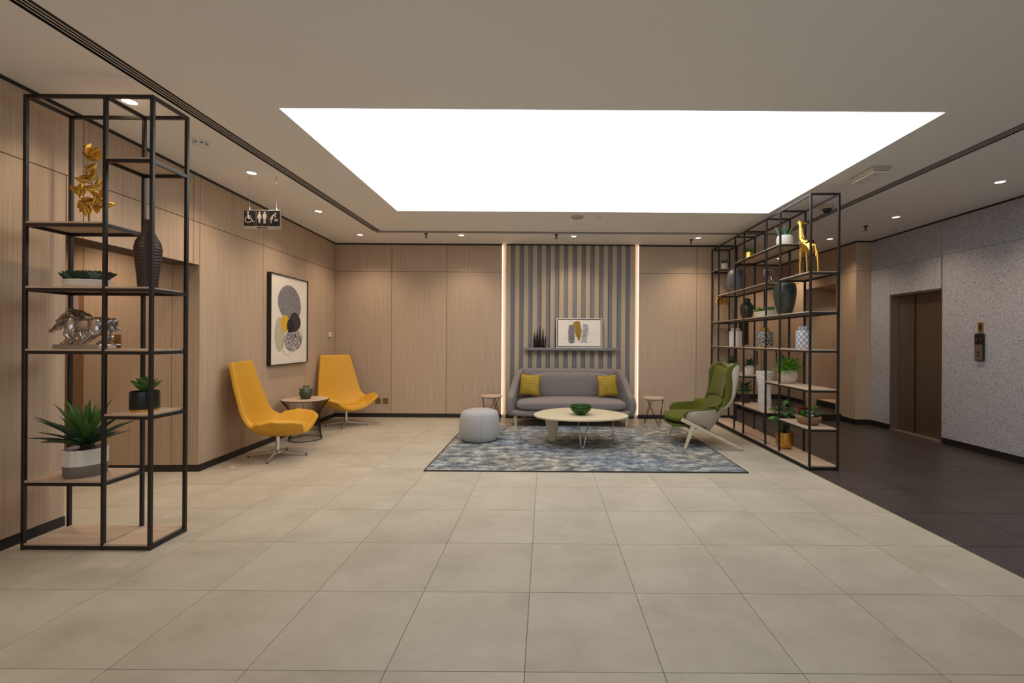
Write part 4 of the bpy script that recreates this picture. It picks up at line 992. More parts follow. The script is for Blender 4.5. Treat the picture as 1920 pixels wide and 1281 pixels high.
def hull(i, j, fwd=0.0):
    z = zl[j]; th = (i/(NT-1)*2-1)*PI/2; e = 2/4.2
    xf, xr, hw_ = lerp_curve(XF, z), lerp_curve(XRr, z), lerp_curve(HWz, z)
    xf -= fwd*(0.15+0.85*sm((z-0.56)/0.12)*(1-0.5*sm((z-1.05)/0.08)))
    x = xf+(xr-xf)*abs(math.cos(th))**e; y = hw_*math.copysign(abs(math.sin(th))**e, th)
    zz = z-0.075*sm((z-0.80)/0.32)*sm(1-abs(y)/0.26)
    return (x-ox, y, zz)
def hull_mesh(name, inset, fwd=0.0):
    b = MB(); b.add([hull(i, j, fwd) for j in range(len(zl)) for i in range(NT)], [(j*NT+i, j*NT+i+1, (j+1)*NT+i+1, (j+1)*NT+i) for j in range(len(zl)-1) for i in range(NT-1)])
    me = b.mesh(name)
    cpt = Vector((1.90-ox, 0, 0.62))
    if sum(q.normal.dot(q.center-cpt)*q.area for q in me.polygons) < 0: me.flip_normals()
    me.update()
    if inset:
        nn = [Vector(v.normal) for v in me.vertices]
        for v, n in zip(me.vertices, nn): v.co -= n*inset
        me.update()
    return me
link('shell', hull_mesh('shell', 0), 'chair_shell', t, smooth=True, solid=0.012, offset=-1)
lin = link('lining', hull_mesh('lining', 0.013, 0.055), 'chair_green', t, smooth=True, solid=0.050, offset=-1)
md = lin.modifiers.new('bevel', 'BEVEL'); md.width = 0.018; md.segments = 3; md.limit_method = 'ANGLE'; md.angle_limit = math.radians(50)
edge = [hull(0, j) for j in range(4, len(zl))]+[hull(i, len(zl)-1) for i in range(1, NT-1)]+[hull(NT-1, j) for j in range(len(zl)-1, 3, -1)]
MB().tube(edge, 0.006, 7).obj('piping', 'piping', t, smooth=True)
# padded back cushion
b = MB()
def pad(u, v):
    y = (2*u-1); z = 0.665+0.405*v
    k = ((1-abs(y)**4)*(1-abs(2*v-1)**5))**0.5
    x = lerp_curve(XRr, z)-ox-0.058-0.034*k-0.075*abs(y)**2.5
    return (x, y*(0.235+0.03*v), z-0.05*sm((z-0.8)/0.3)*sm(1-abs(y)))
b.grid(pad, 19, 17); b.obj('back_cushion', 'chair_green', t, smooth=True, solid=0.05, offset=0)
b = MB()
def pad2(u, v):
    y = (2*u-1); z = 0.43+0.235*v
    k = ((1-abs(y)**4)*(1-abs(2*v-1)**6))**0.5
    x = lerp_curve(XRr, z)-ox-0.050-0.035*k-0.05*abs(y)**2.5
    return (x, y*0.25, z)
b.grid(pad2, 19, 12); b.obj('lumbar_cushion', 'chair_green', t, smooth=True, solid=0.04, offset=0)
puff(0.335, 0.315, 0.325, 0.445, e=3.2, crown=0.02, nu=44).obj('seat_cushion', 'chair_green', t, smooth=True, loc=(-0.155, 0, 0))
puff(0.20, 0.295, 0.275, 0.330, e=3.2, crown=0, nu=44).obj('seat_base', 'chair_green', t, smooth=True, loc=(-0.275, 0, 0))
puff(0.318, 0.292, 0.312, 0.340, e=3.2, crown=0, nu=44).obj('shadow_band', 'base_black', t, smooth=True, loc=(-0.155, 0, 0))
for s_ in (-1, 1):
    y = s_*0.372; z0 = RZ if False else 0.0
    MB().bar((1.79-ox, y-s_*0.01, 0.40), (2.585-ox, y+s_*0.01, 0.014), 0.030, 0.052, 0.024, 0.030, up=(0, 0, 1)).obj('rear_leg', 'wood_pale', t, bevel=0.006)
    MB().bar((1.945-ox, y-s_*0.008, 0.325), (1.823-ox, y+s_*0.012, RZ+0.002), 0.032, 0.056, 0.026, 0.030, up=(1, 0, 0.3)).obj('front_leg', 'wood_pale', t, bevel=0.006)
MB().bar((1.93-ox, -0.36, 0.29), (1.93-ox, 0.36, 0.29), 0.04, 0.03).obj('cross_bar', 'wood_pale', t)
MB().box(1.90-ox, 2.12-ox, -0.34, 0.34, 0.270, 0.284).obj('under_plate', 'dark_metal', t)
# ------------------------------------------------------------------ things on the left shelf
R_ = random.Random(11)
# gold leaf sculpture
z0 = 2.196+BT; sc = 0.00376
t = thing('leaf_sculpture', 'gold leaf branch sculpture on two thin rods, top of the left shelf', 'sculpture', ls(0.285, 0.14, z0))
MB().box(-0.085, 0.115, -0.04, 0.04, 0, 0.010).obj('base', 'black_metal', t)
Q = lambda px, py, y=0.0: ((px-166)*sc, y, (412-py)*sc)
stem = smoothpath([Q(164, 280), Q(160, 300), Q(164, 315, -0.01), Q(173, 330, -0.015), Q(181, 341), Q(184, 353, 0.01), Q(181, 364, 0.01), Q(173, 371), Q(162, 371, -0.01), Q(152, 365, -0.01), Q(147, 356), Q(144, 346)], 30)
MB().tube(stem, [0.0045]*30, 7).obj('branch', 'gold_old', t, smooth=True)
MB().tube([Q(165, 412), Q(165, 372)], 0.0035, 6).obj('rod', 'black_metal', t); MB().tube([Q(155, 412), Q(155, 366)], 0.0018, 6).obj('rod', 'black_metal', t); MB().tube([Q(155, 366), Q(156, 322)], 0.0018, 6).obj('rod', 'black_metal', t)
lm = leaf_mesh('gold_leaf', 0.080, 0.042, curl=-0.10, cup=0.55, n=7, base=0.12)
for k in range(1, 30):
    p = stem[k]; d = (stem[min(k+1, 29)]-stem[k-1]).normalized()
    for s_ in (-1, 1):
        if k % 3 == 2: continue
        sd = Vector((-d.z, 0, d.x))*s_*(-1)
        dr = (-d*0.55+sd*0.95).normalized() if k < 26 else (d*0.9+sd*0.5).normalized()
        el = math.asin(max(-1, min(1, dr.z))); az = 0 if dr.x > 0 else PI
        put_leaf(t, lm, 'gold_old', p, az+R_.uniform(-0.5, 0.5), el+R_.uniform(-0.15, 0.15), PI/2*(1 if dr.x > 0 else -1)*(-1)+R_.uniform(-0.6, 0.6), R_.uniform(0.85, 1.15))
for az, el, roll in ((0.4, 1.3, 0.4), (0.0, 0.6, -0.7), (PI, 0.9, 0.8), (0.2, 0.1, -0.9)):
    put_leaf(t, lm, 'gold_old', stem[0], az, el, roll, 1.2)
# tall dark vase
t = thing('tall_vase', 'tall dark brown bottle vase with ribbed side on the left shelf', 'vase', ls(0.70, 0.14, 1.760+BT))
prof = [(0.0001, 0), (0.054, 0), (0.056, 0.01)]
pc = [(0.01, 0.056), (0.10, 0.062), (0.20, 0.073), (0.28, 0.079), (0.33, 0.070), (0.37, 0.050), (0.41, 0.030), (0.44, 0.024), (0.485, 0.023)]
for k in range(1, 96):
    z = 0.01+0.475*k/95; prof.append((lerp_curve(pc, z), z))
prof += [(0.018, 0.485), (0.016, 0.44), (0.0001, 0.43)]
MB().lathe(prof, 40, cap=False, flute=lambda a, z, j: 1+0.022*math.sin(z*2*PI/0.0215)*sm((math.cos(a+0.35)-0.1)*2)*(1 if 0.05 < z < 0.40 else 0)).obj('body', 'brown_ceramic', t, smooth=True)
MB().tube([(0.0205*math.cos(k*PI/12), 0.0205*math.sin(k*PI/12), 0.485) for k in range(24)], 0.0028, 6, closed=True).obj('rim', 'brown_ceramic', t, smooth=True)

def rosette(b, c, r, n=14, up=0.55, rnd=None):
    rnd = rnd or R_
    vf = leaf_vf(1.0, 0.5, curl=-0.2, cup=0.5, n=5, base=0.3)
    for k in range(n):
        f = k/n; az = k*2.39996; el = 0.38+up*1.3*f
        leaves_into(b, vf, c, az, el, 0, r*(1.0-0.38*f))
def grass(b, c, r, h, n, spread=0.5, wd=0.12):
    vf = leaf_vf(1.0, wd, curl=0.12, cup=0.2, n=5, base=0.3)
    for k in range(n):
        a = R_.uniform(0, 2*PI); q = r*math.sqrt(R_.random())
        leaves_into(b, vf, (c[0]+q*math.cos(a), c[1]+q*math.sin(a), c[2]), a+R_.uniform(-0.5, 0.5), PI/2-spread*R_.random()-0.05, R_.uniform(0, 3), h*R_.uniform(0.6, 1.0))
# succulent tray
t = thing('succulent_tray', 'oval white ribbed tray packed with dark green succulents, left shelf', 'potted plant', ls(0.275, 0.14, 1.760+BT))
MB().lathe([(0.0001, 0), (0.142, 0), (0.150, 0.01), (0.158, 0.058), (0.150, 0.060), (0.143, 0.045), (0.0001, 0.045)], 64, sy=0.55, cap=False, flute=lambda a, z, j: 1).obj('tray', 'white_ceramic', t, smooth=40)
for z in (0.012, 0.022, 0.032, 0.042, 0.052):
    rr = 0.150+0.008*(z-0.01)/0.048; MB().tube([((rr+0.001)*math.cos(k*PI/32), 0.55*(rr+0.001)*math.sin(k*PI/32), z) for k in range(64)], 0.0025, 5, closed=True).obj('rib', 'white_ceramic', t, smooth=True)
for k, (x, y, r, m) in enumerate(((-0.12, 0, .05, 'leaf_blue'), (-0.08, 0.03, .045, 'leaf_dark'), (-0.06, -0.03, .05, 'leaf_dark'), (-0.02, 0.02, .055, 'leaf_blue'), (0.01, -0.03, .05, 'leaf_dark'), (0.05, 0.02, .055, 'leaf_dark'), (0.075, -0.025, .048, 'leaf_blue'), (0.11, 0.01, .05, 'leaf_dark'), (0.14, 0, .045, 'leaf_dark'), (-0.145, -0.01, .04, 'leaf_dark'))):
    b = MB(); rosette(b, (x, y, 0.060), r*1.75, 20, 0.85); b.obj('rosette', m, t, smooth=True)
# silver horses
t = thing('horse_sculpture', 'polished silver sculpture of two galloping horses on the left shelf', 'sculpture', ls(0.285, 0.13, 1.338+BT))
MB().box(-0.165, 0.162, -0.075, 0.080, 0, 0.030).obj('base', 'silver', t, bevel=0.004)
def horse(b, y, dx=0.0, dz=0.0, up=0.0, sc=1.0):
    """horse at full stretch towards -x: barrel, neck, head, four legs"""
    E = lambda c, r: b.ell((c[0]*sc+dx, c[1]+y, c[2]*sc+dz), tuple(q*sc for q in r), 20, 12)
    Tb = lambda pts, rs: b.tube([(q[0]*sc+dx, q[1]+y, q[2]*sc+dz) for q in smoothpath(pts, 12)], [lerp_curve([(k/(len(rs)-1), r) for k, r in enumerate(rs)], j/11)*sc for j in range(12)], 12)
    E((0.02, 0, 0.135), (0.085, 0.042, 0.048)); E((0.105, 0, 0.138), (0.060, 0.044, 0.056)); E((-0.055, 0, 0.140), (0.052, 0.042, 0.056))
    E((0.110, -0.028, 0.112), (0.042, 0.022, 0.055)); E((0.120, 0.026, 0.112), (0.042, 0.022, 0.055)); E((-0.062, -0.030, 0.118), (0.030, 0.018, 0.048)); E((-0.055, 0.028, 0.118), (0.030, 0.018, 0.048))
    Tb([(-0.060, 0, 0.150), (-0.095, -0.002, 0.172+up*0.5), (-0.125, -0.004, 0.178+up), (-0.148, -0.004, 0.172+up)], [0.046, 0.036, 0.027, 0.022])
    Tb([(-0.138, -0.004, 0.176+up), (-0.170, -0.004, 0.160+up), (-0.200, -0.004, 0.140+up), (-0.220, -0.004, 0.126+up)], [0.026, 0.022, 0.0145, 0.0125])
    E((-0.158, -0.004, 0.156+up), (0.022, 0.016, 0.020)); E((-0.220, -0.004, 0.128+up), (0.013, 0.012, 0.013)); E((-0.203, -0.004, 0.122+up), (0.020, 0.008, 0.006))
    for s_ in (-1, 1): Tb([(-0.138, s_*0.012, 0.190+up), (-0.134, s_*0.015, 0.203+up), (-0.128, s_*0.017, 0.214+up), (-0.126, s_*0.017, 0.218+up)], [0.007, 0.006, 0.003, 0.0015])
    Tb([(-0.070, -0.030, 0.095), (-0.085, -0.032, 0.065), (-0.058, -0.032, 0.042), (-0.098, -0.032, 0.014)], [0.020, 0.013, 0.011, 0.009]); E((-0.108, -0.032, 0.007), (0.017, 0.010, 0.008))
    Tb([(-0.050, 0.028, 0.095), (-0.040, 0.030, 0.062), (-0.030, 0.030, 0.040), (-0.048, 0.030, 0.014)], [0.020, 0.013, 0.010, 0.009]); E((-0.058, 0.030, 0.007), (0.016, 0.010, 0.008))
    Tb([(0.105, -0.030, 0.085), (0.078, -0.032, 0.060), (0.060, -0.032, 0.040), (0.022, -0.032, 0.012)], [0.026, 0.017, 0.012, 0.009]); E((0.014, -0.032, 0.007), (0.016, 0.010, 0.008))
    Tb([(0.130, 0.028, 0.085), (0.125, 0.030, 0.058), (0.132, 0.030, 0.038), (0.085, 0.030, 0.012)], [0.026, 0.017, 0.012, 0.009]); E((0.078, 0.030, 0.007), (0.016, 0.010, 0.008))
def hair(b, y, dx, dz, up):
    for k in range(20):
        f = k/19; x0 = -0.150+0.11*f; zb = 0.198+up-0.030*f**1.5+dz; w_ = 0.008*math.sin(k*2.3)
        b.tube(smoothpath([(x0+dx, y+w_, zb), (x0+0.022+dx, y-0.008+w_*1.5, zb+0.022+0.006*math.sin(k*1.7)), (x0+0.055+dx, y-0.014+w_*2, zb+0.012), (x0+0.090+dx, y-0.018+w_*2, zb-0.004+0.012*math.cos(k*1.3))], 9), [0.0065, 0.0075, 0.008, 0.0078, 0.007, 0.006, 0.0045, 0.003, 0.0012], 7)
    for k in range(9):
        w_ = 0.004*(k-4)
        b.tube(smoothpath([(0.155+dx, y+w_*0.4, 0.165+dz), (0.180+dx, y+w_, 0.168+dz+0.003*(k % 3)), (0.192+dx-0.002*k, y+w_*1.4, 0.130+dz), (0.178+dx+0.003*k, y+w_*1.6, 0.085+dz+0.004*(k % 4))], 9), [0.008, 0.0085, 0.0085, 0.008, 0.0075, 0.0065, 0.005, 0.0035, 0.0012], 7)
b = MB(); horse(b, -0.030, 0.0, 0.030, up=-0.038); f1 = remesh('front_horse', b, 'silver', t, 0.0032, 4)
b = MB(); horse(b, 0.032, -0.020, 0.034, up=0.030, sc=1.0); f2 = remesh('rear_horse', b, 'silver', t, 0.0032, 4)
b = MB(); hair(b, -0.030, 0.0, 0.030, -0.030); b.obj('mane_and_tail', 'dark_silver', f1, smooth=True)
b = MB(); hair(b, 0.032, -0.020, 0.034, 0.020); b.obj('mane_and_tail', 'dark_silver', f2, smooth=True)
# agave
t = thing('potted_agave', 'spiky agave in a two-tone white and taupe pot on the lower left shelf', 'potted plant', ls(0.27, 0.14, 0.452+BT))
b = MB(); b.lathe([(0.0001, 0), (0.108, 0), (0.112, 0.006), (0.1145, 0.0805)], 40, cap=False); b.obj('pot_base', 'taupe', t, smooth=40)
MB().lathe([(0.1146, 0.08), (0.117, 0.186), (0.112, 0.19), (0.106, 0.182), (0.104, 0.15)], 40, cap=False).obj('pot', 'white_ceramic', t, smooth=40)
MB().lathe([(0.0001, 0.170), (0.105, 0.168)], 32, cap=False).obj('soil', 'soil', t)
MB().lathe([(0.04, 0.165), (0.03, 0.20), (0.035, 0.24), (0.02, 0.26)], 12).obj('trunk', 'soil', t, smooth=True)
ag = [leaf_mesh('agave_leaf', 0.33, 0.046, curl=c_, cup=0.45, n=9, base=0.30) for c_ in (0.05, 0.14, 0.26)]
for k in range(40):
    f = k/39; az = k*2.39996; el = 1.45-1.10*f+R_.uniform(-0.08, 0.08)
    put_leaf(t, ag[0 if el > 0.9 else (1 if el > 0.45 else 2)], 'leaf_dark' if k % 3 else 'leaf', (0.012*math.cos(az), 0.012*math.sin(az), 0.225-0.03*f), az, el, R_.uniform(-0.2, 0.2), R_.uniform(0.85, 1.05)*(0.9 if abs(math.sin(az)) > 0.8 else 1.0)*(0.80 if math.sin(az) > 0.5 else 1))
# black pot
t = thing('potted_succulent', 'leafy green succulent in a glossy black pot with gold foot, left shelf', 'potted plant', ls(0.675, 0.15, 0.902+BT))
MB().lathe([(0.0001, 0), (0.078, 0), (0.080, 0.004), (0.080, 0.014), (0.0001, 0.014)], 36, cap=False).obj('foot', 'gold', t, smooth=40)
MB().lathe([(0.0815, 0.0145), (0.083, 0.02), (0.083, 0.138), (0.078, 0.140), (0.076, 0.12), (0.0001, 0.12)], 36, cap=False).obj('pot', 'plastic_black', t, smooth=40)
sm_ = leaf_mesh('succulent_leaf', 0.135, 0.070, curl=-0.10, cup=0.30, n=6, base=0.2)
for k in range(22):
    f = k/21; az = k*2.39996; put_leaf(t, sm_, 'leaf', (0, 0, 0.125+0.015*f), az, 0.45+0.95*f, 0, 1.0-0.25*f)

# ------------------------------------------------------------------ things on the right shelf
def pot_thing(name, label, loc, group=None): return thing(name, label, 'potted plant', loc, 0, group)
# tiny plant, top far end
t = pot_thing('potted_plant', 'tiny green plant in a plain white pot, far top of the right shelf', rs(2.915, 0.155, 2.680+BT))
MB().lathe([(0.0001, 0), (0.045, 0), (0.056, 0.02), (0.060, 0.07), (0.054, 0.115), (0.048, 0.115), (0.05, 0.09), (0.0001, 0.09)], 28, cap=False).obj('pot', 'white_ceramic', t, smooth=40)
b = MB(); grass(b, (0, 0, 0.09), 0.04, 0.12, 40, 0.7, 0.16); b.obj('foliage', 'leaf', t, smooth=True)
# gold grass pot
t = pot_thing('potted_grass', 'clipped green grass in a shiny gold cylinder pot on the right shelf', rs(1.93, 0.155, 2.660+BT))
MB().lathe([(0.0001, 0), (0.070, 0), (0.074, 0.004), (0.074, 0.13), (0.069, 0.13), (0.067, 0.11), (0.0001, 0.11)], 32, cap=False).obj('pot', 'gold', t, smooth=40)
b = MB(); grass(b, (0, 0, 0.11), 0.062, 0.13, 130, 0.45, 0.06); b.obj('foliage', 'leaf', t, smooth=True)
# small brown trinket beside it
t = thing('brown_trinket', 'small reddish-brown carved trinket beside the gold grass pot', 'ornament', rs(2.02, 0.06, 2.660+BT))
MB().lathe([(0.0001, 0), (0.028, 0), (0.034, 0.012), (0.030, 0.03), (0.018, 0.042), (0.0001, 0.046)], 16, flute=lambda a, z, j: 1+0.08*math.sin(5*a)).obj('body', 'wood_dark', t, smooth=True); MB().ell((0, 0, 0.05), (0.01, 0.01, 0.01), 8, 6).obj('knob', 'wood_dark', t, smooth=True)
# cactus pot
t = pot_thing('potted_cactus', 'upright finger cactus in a ribbed white pot near the giraffe head', rs(0.86, 0.155, 2.660+BT))
MB().lathe([(0.0001, 0), (0.078, 0), (0.090, 0.015), (0.101, 0.06), (0.099, 0.105), (0.088, 0.140), (0.080, 0.140), (0.085, 0.115), (0.0001, 0.115)], 72, cap=False, flute=lambda a, z, j: 1+(0.018*math.sin(24*a) if 2 <= j <= 4 else 0)).obj('pot', 'white_ceramic', t, smooth=True)
for k in range(11):
    a = k*2.4; r = 0.018*math.sqrt(k)*1.15; h = 0.175-0.35*r-0.02*(k % 3)
    lean = 0.03*r/0.06
    b = MB(); pts = smoothpath([(r*math.cos(a), r*math.sin(a), 0.11), (r*1.25*math.cos(a), r*1.25*math.sin(a), 0.11+h*0.5), (r*1.35*math.cos(a)+lean*math.cos(a), r*1.35*math.sin(a)+lean*math.sin(a), 0.11+h)], 9)
    b.tube(pts, [0.013, 0.015, 0.016, 0.0158, 0.015, 0.014, 0.012, 0.009, 0.002], 8); b.obj('stalk', 'leaf_blue' if k % 2 else 'leaf', t, smooth=True)
# giraffe
t = thing('giraffe_figure', 'tall gold giraffe figurine standing on the right shelf', 'figurine', rs(0.33, 0.155, 2.206+BT), PI/2-RSA)
G = [((0, 0, 0.375), .056), ((0.085, 0, 0.395), .056), ((-0.095, 0, 0.355), .050), ((0.125, 0, 0.455), .040), ((0.150, 0, 0.54), .027), ((0.160, 0, 0.62), .022), ((0.163, -0.004, 0.662), .023), ((0.150, -0.045, 0.660), .017), ((0.143, -0.078, 0.652), .013),
     ((0.100, 0.030, 0.31), .025), ((0.105, 0.034, 0.165), .0125), ((0.103, 0.034, 0.02), .010), ((0.108, 0.034, 0.006), .013),
     ((0.090, -0.032, 0.31), .025), ((0.080, -0.036, 0.165), .0125), ((0.075, -0.036, 0.02), .010), ((0.080, -0.036, 0.006), .013),
     ((-0.110, 0.030, 0.30), .030), ((-0.125, 0.034, 0.165), .013), ((-0.118, 0.034, 0.02), .010), ((-0.112, 0.034, 0.006), .013),
     ((-0.105, -0.030, 0.30), .030), ((-0.140, -0.036, 0.165), .013), ((-0.150, -0.036, 0.02), .010), ((-0.144, -0.036, 0.006), .013),
     ((-0.145, 0, 0.345), .010), ((-0.162, 0, 0.25), .005), ((-0.166, 0, 0.19), .010),
     ((0.170, 0.012, 0.705), .0055), ((0.166, -0.014, 0.705), .0055), ((0.172, 0.038, 0.680), .008), ((0.178, -0.030, 0.690), .008)]
GE = [(0, 1), (0, 2), (1, 3), (3, 4), (4, 5), (5, 6), (6, 7), (7, 8), (1, 9), (9, 10), (10, 11), (11, 12), (1, 13), (13, 14), (14, 15), (15, 16), (2, 17), (17, 18), (18, 19), (19, 20), (2, 21), (21, 22), (22, 23), (23, 24), (2, 25), (25, 26), (26, 27), (6, 28), (6, 29), (6, 30), (6, 31)]
skin('body', G, GE, 'gold', t, scale=1.0)
b = MB()
for k in range(9):
    f = k/8; p = Vector((0.150, 0, 0.45)).lerp(Vector((0.178, 0, 0.64)), f); b.ell((p.x-0.052*(1-f)-0.016, 0, p.z+0.012), (0.008, 0.005, 0.014), 8, 6)
b.obj('mane', 'gold', t, smooth=True)
# big grey ovoid vase
t = thing('ovoid_vase', 'large matt grey egg-shaped vase at the far end of the right shelf', 'vase', rs(2.40, 0.155, 2.212+BT))
MB().lathe([(0.0001, 0), (0.085, 0), (0.105, 0.02), (0.135, 0.12), (0.147, 0.21), (0.143, 0.29), (0.12, 0.36), (0.085, 0.395), (0.05, 0.41), (0.04, 0.405), (0.0001, 0.37)], 40, cap=False).obj('body', 'grey_ceramic', t, smooth=True)
MB().tube([(0.046*math.cos(k*PI/12), 0.046*math.sin(k*PI/12), 0.409) for k in range(24)], 0.005, 6, closed=True).obj('rim', 'grey_ceramic', t, smooth=True)
# small chrome horse bust
t = thing('horse_bust', 'small dark chrome rearing horse sculpture in the middle of the right shelf', 'sculpture', rs(1.30, 0.155, 2.212+BT), PI/2-RSA)
MB().box(-0.07, 0.07, -0.045, 0.045, 0, 0.018).obj('base', 'dark_silver', t, bevel=0.003)
B_ = [((0, 0, 0.085), .042), ((0.035, 0, 0.125), .038), ((0.055, 0.0, 0.170), .028), ((0.050, -0.02, 0.205), .022), ((0.030, -0.05, 0.195), .015), ((0.018, -0.072, 0.178), .011), ((-0.045, 0, 0.07), .038), ((-0.055, 0.02, 0.01), .014), ((-0.055, -0.025, 0.01), .014), ((0.03, 0.025, 0.06), .016), ((0.04, 0.03, 0.008), .011), ((0.03, -0.03, 0.07), .016), ((0.0, -0.07, 0.05), .010), ((0.01, -0.075, 0.01), .010), ((-0.085, 0, 0.09), .012), ((-0.095, 0, 0.03), .010)]
skin('horse', B_, [(0, 1), (1, 2), (2, 3), (3, 4), (4, 5), (0, 6), (6, 7), (6, 8), (1, 9), (9, 10), (1, 11), (11, 12), (12, 13), (6, 14), (14, 15)], 'dark_silver', t, loc=(0, 0, 0.016))
b = MB()
for k in range(9):
    f = k/8; b.tube([(0.068, -0.005, 0.235-0.08*f), (0.085, 0.015, 0.235-0.085*f), (0.080, 0.035, 0.20-0.07*f)], [0.008, 0.008, 0.003], 6)
b.obj('mane', 'dark_silver', t, smooth=True)
# gold fan leaf on a stem
t = thing('gold_fan_leaf', 'gold ginkgo-like fan leaf ornament on a long stem, far right shelf end', 'ornament', rs(2.93, 0.145, 1.762+BT), PI/2-RSA-0.9)
MB().box(-0.13, 0.10, -0.05, 0.05, 0, 0.010).obj('base', 'black_metal', t)
MB().tube(smoothpath([(0, 0, 0.008), (0.003, 0, 0.10), (-0.003, 0, 0.20), (0.0, 0, 0.33)], 10), [0.005, 0.006, 0.007, 0.009, 0.010, 0.011, 0.013, 0.016, 0.018, 0.020], 8).obj('stem', 'gold', t, smooth=True)
b = MB()
def fan(u, v):
    a = (u-0.5)*3.7; r = (0.03+0.165*v)*(1+0.015*math.cos(9*a)*v-0.20*v*math.exp(-(a/0.25)**2))
    return (r*math.sin(a)*1.0, 0.008*math.cos(9*a)*v+0.045*v*v-0.02, 0.315+r*math.cos(a)*0.80+0.02*v)
b.grid(fan, 41, 8); b.obj('fan', 'gold', t, smooth=True, solid=0.012, offset=0)
# black round jar
t = thing('black_jar', 'round glossy black jar with a short neck in the middle of the right shelf', 'jar', rs(1.99, 0.155, 1.762+BT))
MB().lathe([(0.0001, 0), (0.060, 0), (0.066, 0.01), (0.092, 0.08), (0.102, 0.15), (0.094, 0.21), (0.068, 0.25), (0.050, 0.262), (0.048, 0.285), (0.056, 0.30), (0.048, 0.302), (0.040, 0.28), (0.0001, 0.25)], 36, cap=False).obj('body', 'dark_ceramic', t, smooth=True)
MB().lathe([(0.0001, 0.303), (0.05, 0.303), (0.045, 0.318), (0.02, 0.326), (0.0001, 0.328)], 24, cap=False).obj('lid', 'dark_ceramic', t, smooth=True)
# succulent trough
t = thing('succulent_trough', 'long pale trough of mixed light green succulents on the right shelf', 'potted plant', rs(1.40, 0.155, 1.762+BT), PI/2-RSA)
def trough(u, v):
    pass
b = MB(); o_ = [(-0.22, -0.062), (0.22, -0.062), (0.22, 0.062), (-0.22, 0.062)]
b.add([(x*0.9, y*0.9, 0) for x, y in o_]+[(x*1.03, y*1.05, 0.088) for x, y in o_]+[(x*0.98, y*0.88, 0.088) for x, y in o_]+[(x*0.95, y*0.85, 0.06) for x, y in o_],
      [(3, 2, 1, 0)]+[(i, (i+1) % 4, 4+(i+1) % 4, 4+i) for i in range(4)]+[(4+i, 4+(i+1) % 4, 8+(i+1) % 4, 8+i) for i in range(4)]+[(8+i, 8+(i+1) % 4, 12+(i+1) % 4, 12+i) for i in range(4)]+[(12, 13, 14, 15)])
b.obj('trough', 'cream_ceramic', t, bevel=0.006)
for k in range(13):
    x = -0.21+0.42*k/12; b = MB(); rosette(b, (x, 0.03*math.sin(k*2.2), 0.075+0.02*math.sin(PI*k/12)), R_.uniform(0.070, 0.090), 16, 0.75); b.obj('rosette', ('leaf_light', 'leaf_blue', 'leaf')[k % 3], t, smooth=True)
# large dark vase
t = thing('large_dark_vase', 'large dark green-black ribbed vase below the giraffe on the right shelf', 'vase', rs(0.85, 0.155, 1.762+BT))
pv = [(0, 0.080), (0.02, 0.086), (0.10, 0.108), (0.20, 0.128), (0.28, 0.137), (0.34, 0.136), (0.39, 0.128), (0.41, 0.118)]
prof = [(0.0001, 0)]+[(lerp_curve(pv, 0.41*k/80)*(1+0.008*math.sin(k*PI/2)), 0.41*k/80) for k in range(81)]+[(0.108, 0.41), (0.112, 0.36), (0.0001, 0.33)]
MB().lathe(prof, 44, cap=False).obj('body', 'green_dark_glaze', t, smooth=True)
MB().tube([(0.113*math.cos(k*PI/16), 0.113*math.sin(k*PI/16), 0.41) for k in range(32)], 0.006, 6, closed=True).obj('rim', 'green_dark_glaze', t, smooth=True)
# jars on the middle level
def jar(name, label, loc, r, h, m, lidm, neck=0.62, hex_=0):
    t = thing(name, label, 'jar', loc)
    MB().lathe([(0.0001, 0), (r*0.95, 0), (r, 0.008), (r, h*0.76), (r*0.94, h*0.80), (r*neck, h*0.82), (r*neck, h*0.845), (0.0001, h*0.845)], 48, cap=False).obj('body', m, t, smooth=40)
    MB().lathe([(0.0001, h*0.846), (r*(neck+0.06), h*0.846), (r*(neck+0.07), h*0.86), (r*(neck+0.07), h*0.95), (r*neck*0.9, h*0.985), (0.0001, h)], 40, cap=False).obj('lid', lidm, t, smooth=40)
    return t
jar('white_jar', 'plain white lidded ginger jar on the right shelf behind the green chair', rs(2.42, 0.155, 1.330+BT), 0.100, 0.315, 'white_ceramic', 'white_ceramic')
tj = jar('mosaic_jar', 'black and white mosaic jar with gold lid on the right shelf', rs(1.39, 0.155, 1.330+BT), 0.106, 0.285, 'mosaic', 'gold', 0.50)
MB().lathe([(0.107, 0.001), (0.109, 0.004), (0.109, 0.012), (0.107, 0.014)], 40, cap=False).obj('gold_band', 'gold', tj, smooth=40)
jar('lattice_jar', 'white jar with dark diamond lattice pattern, nearest jar on the right shelf', rs(0.39, 0.155, 1.330+BT), 0.094, 0.280, 'lattice', 'lattice', 0.62)
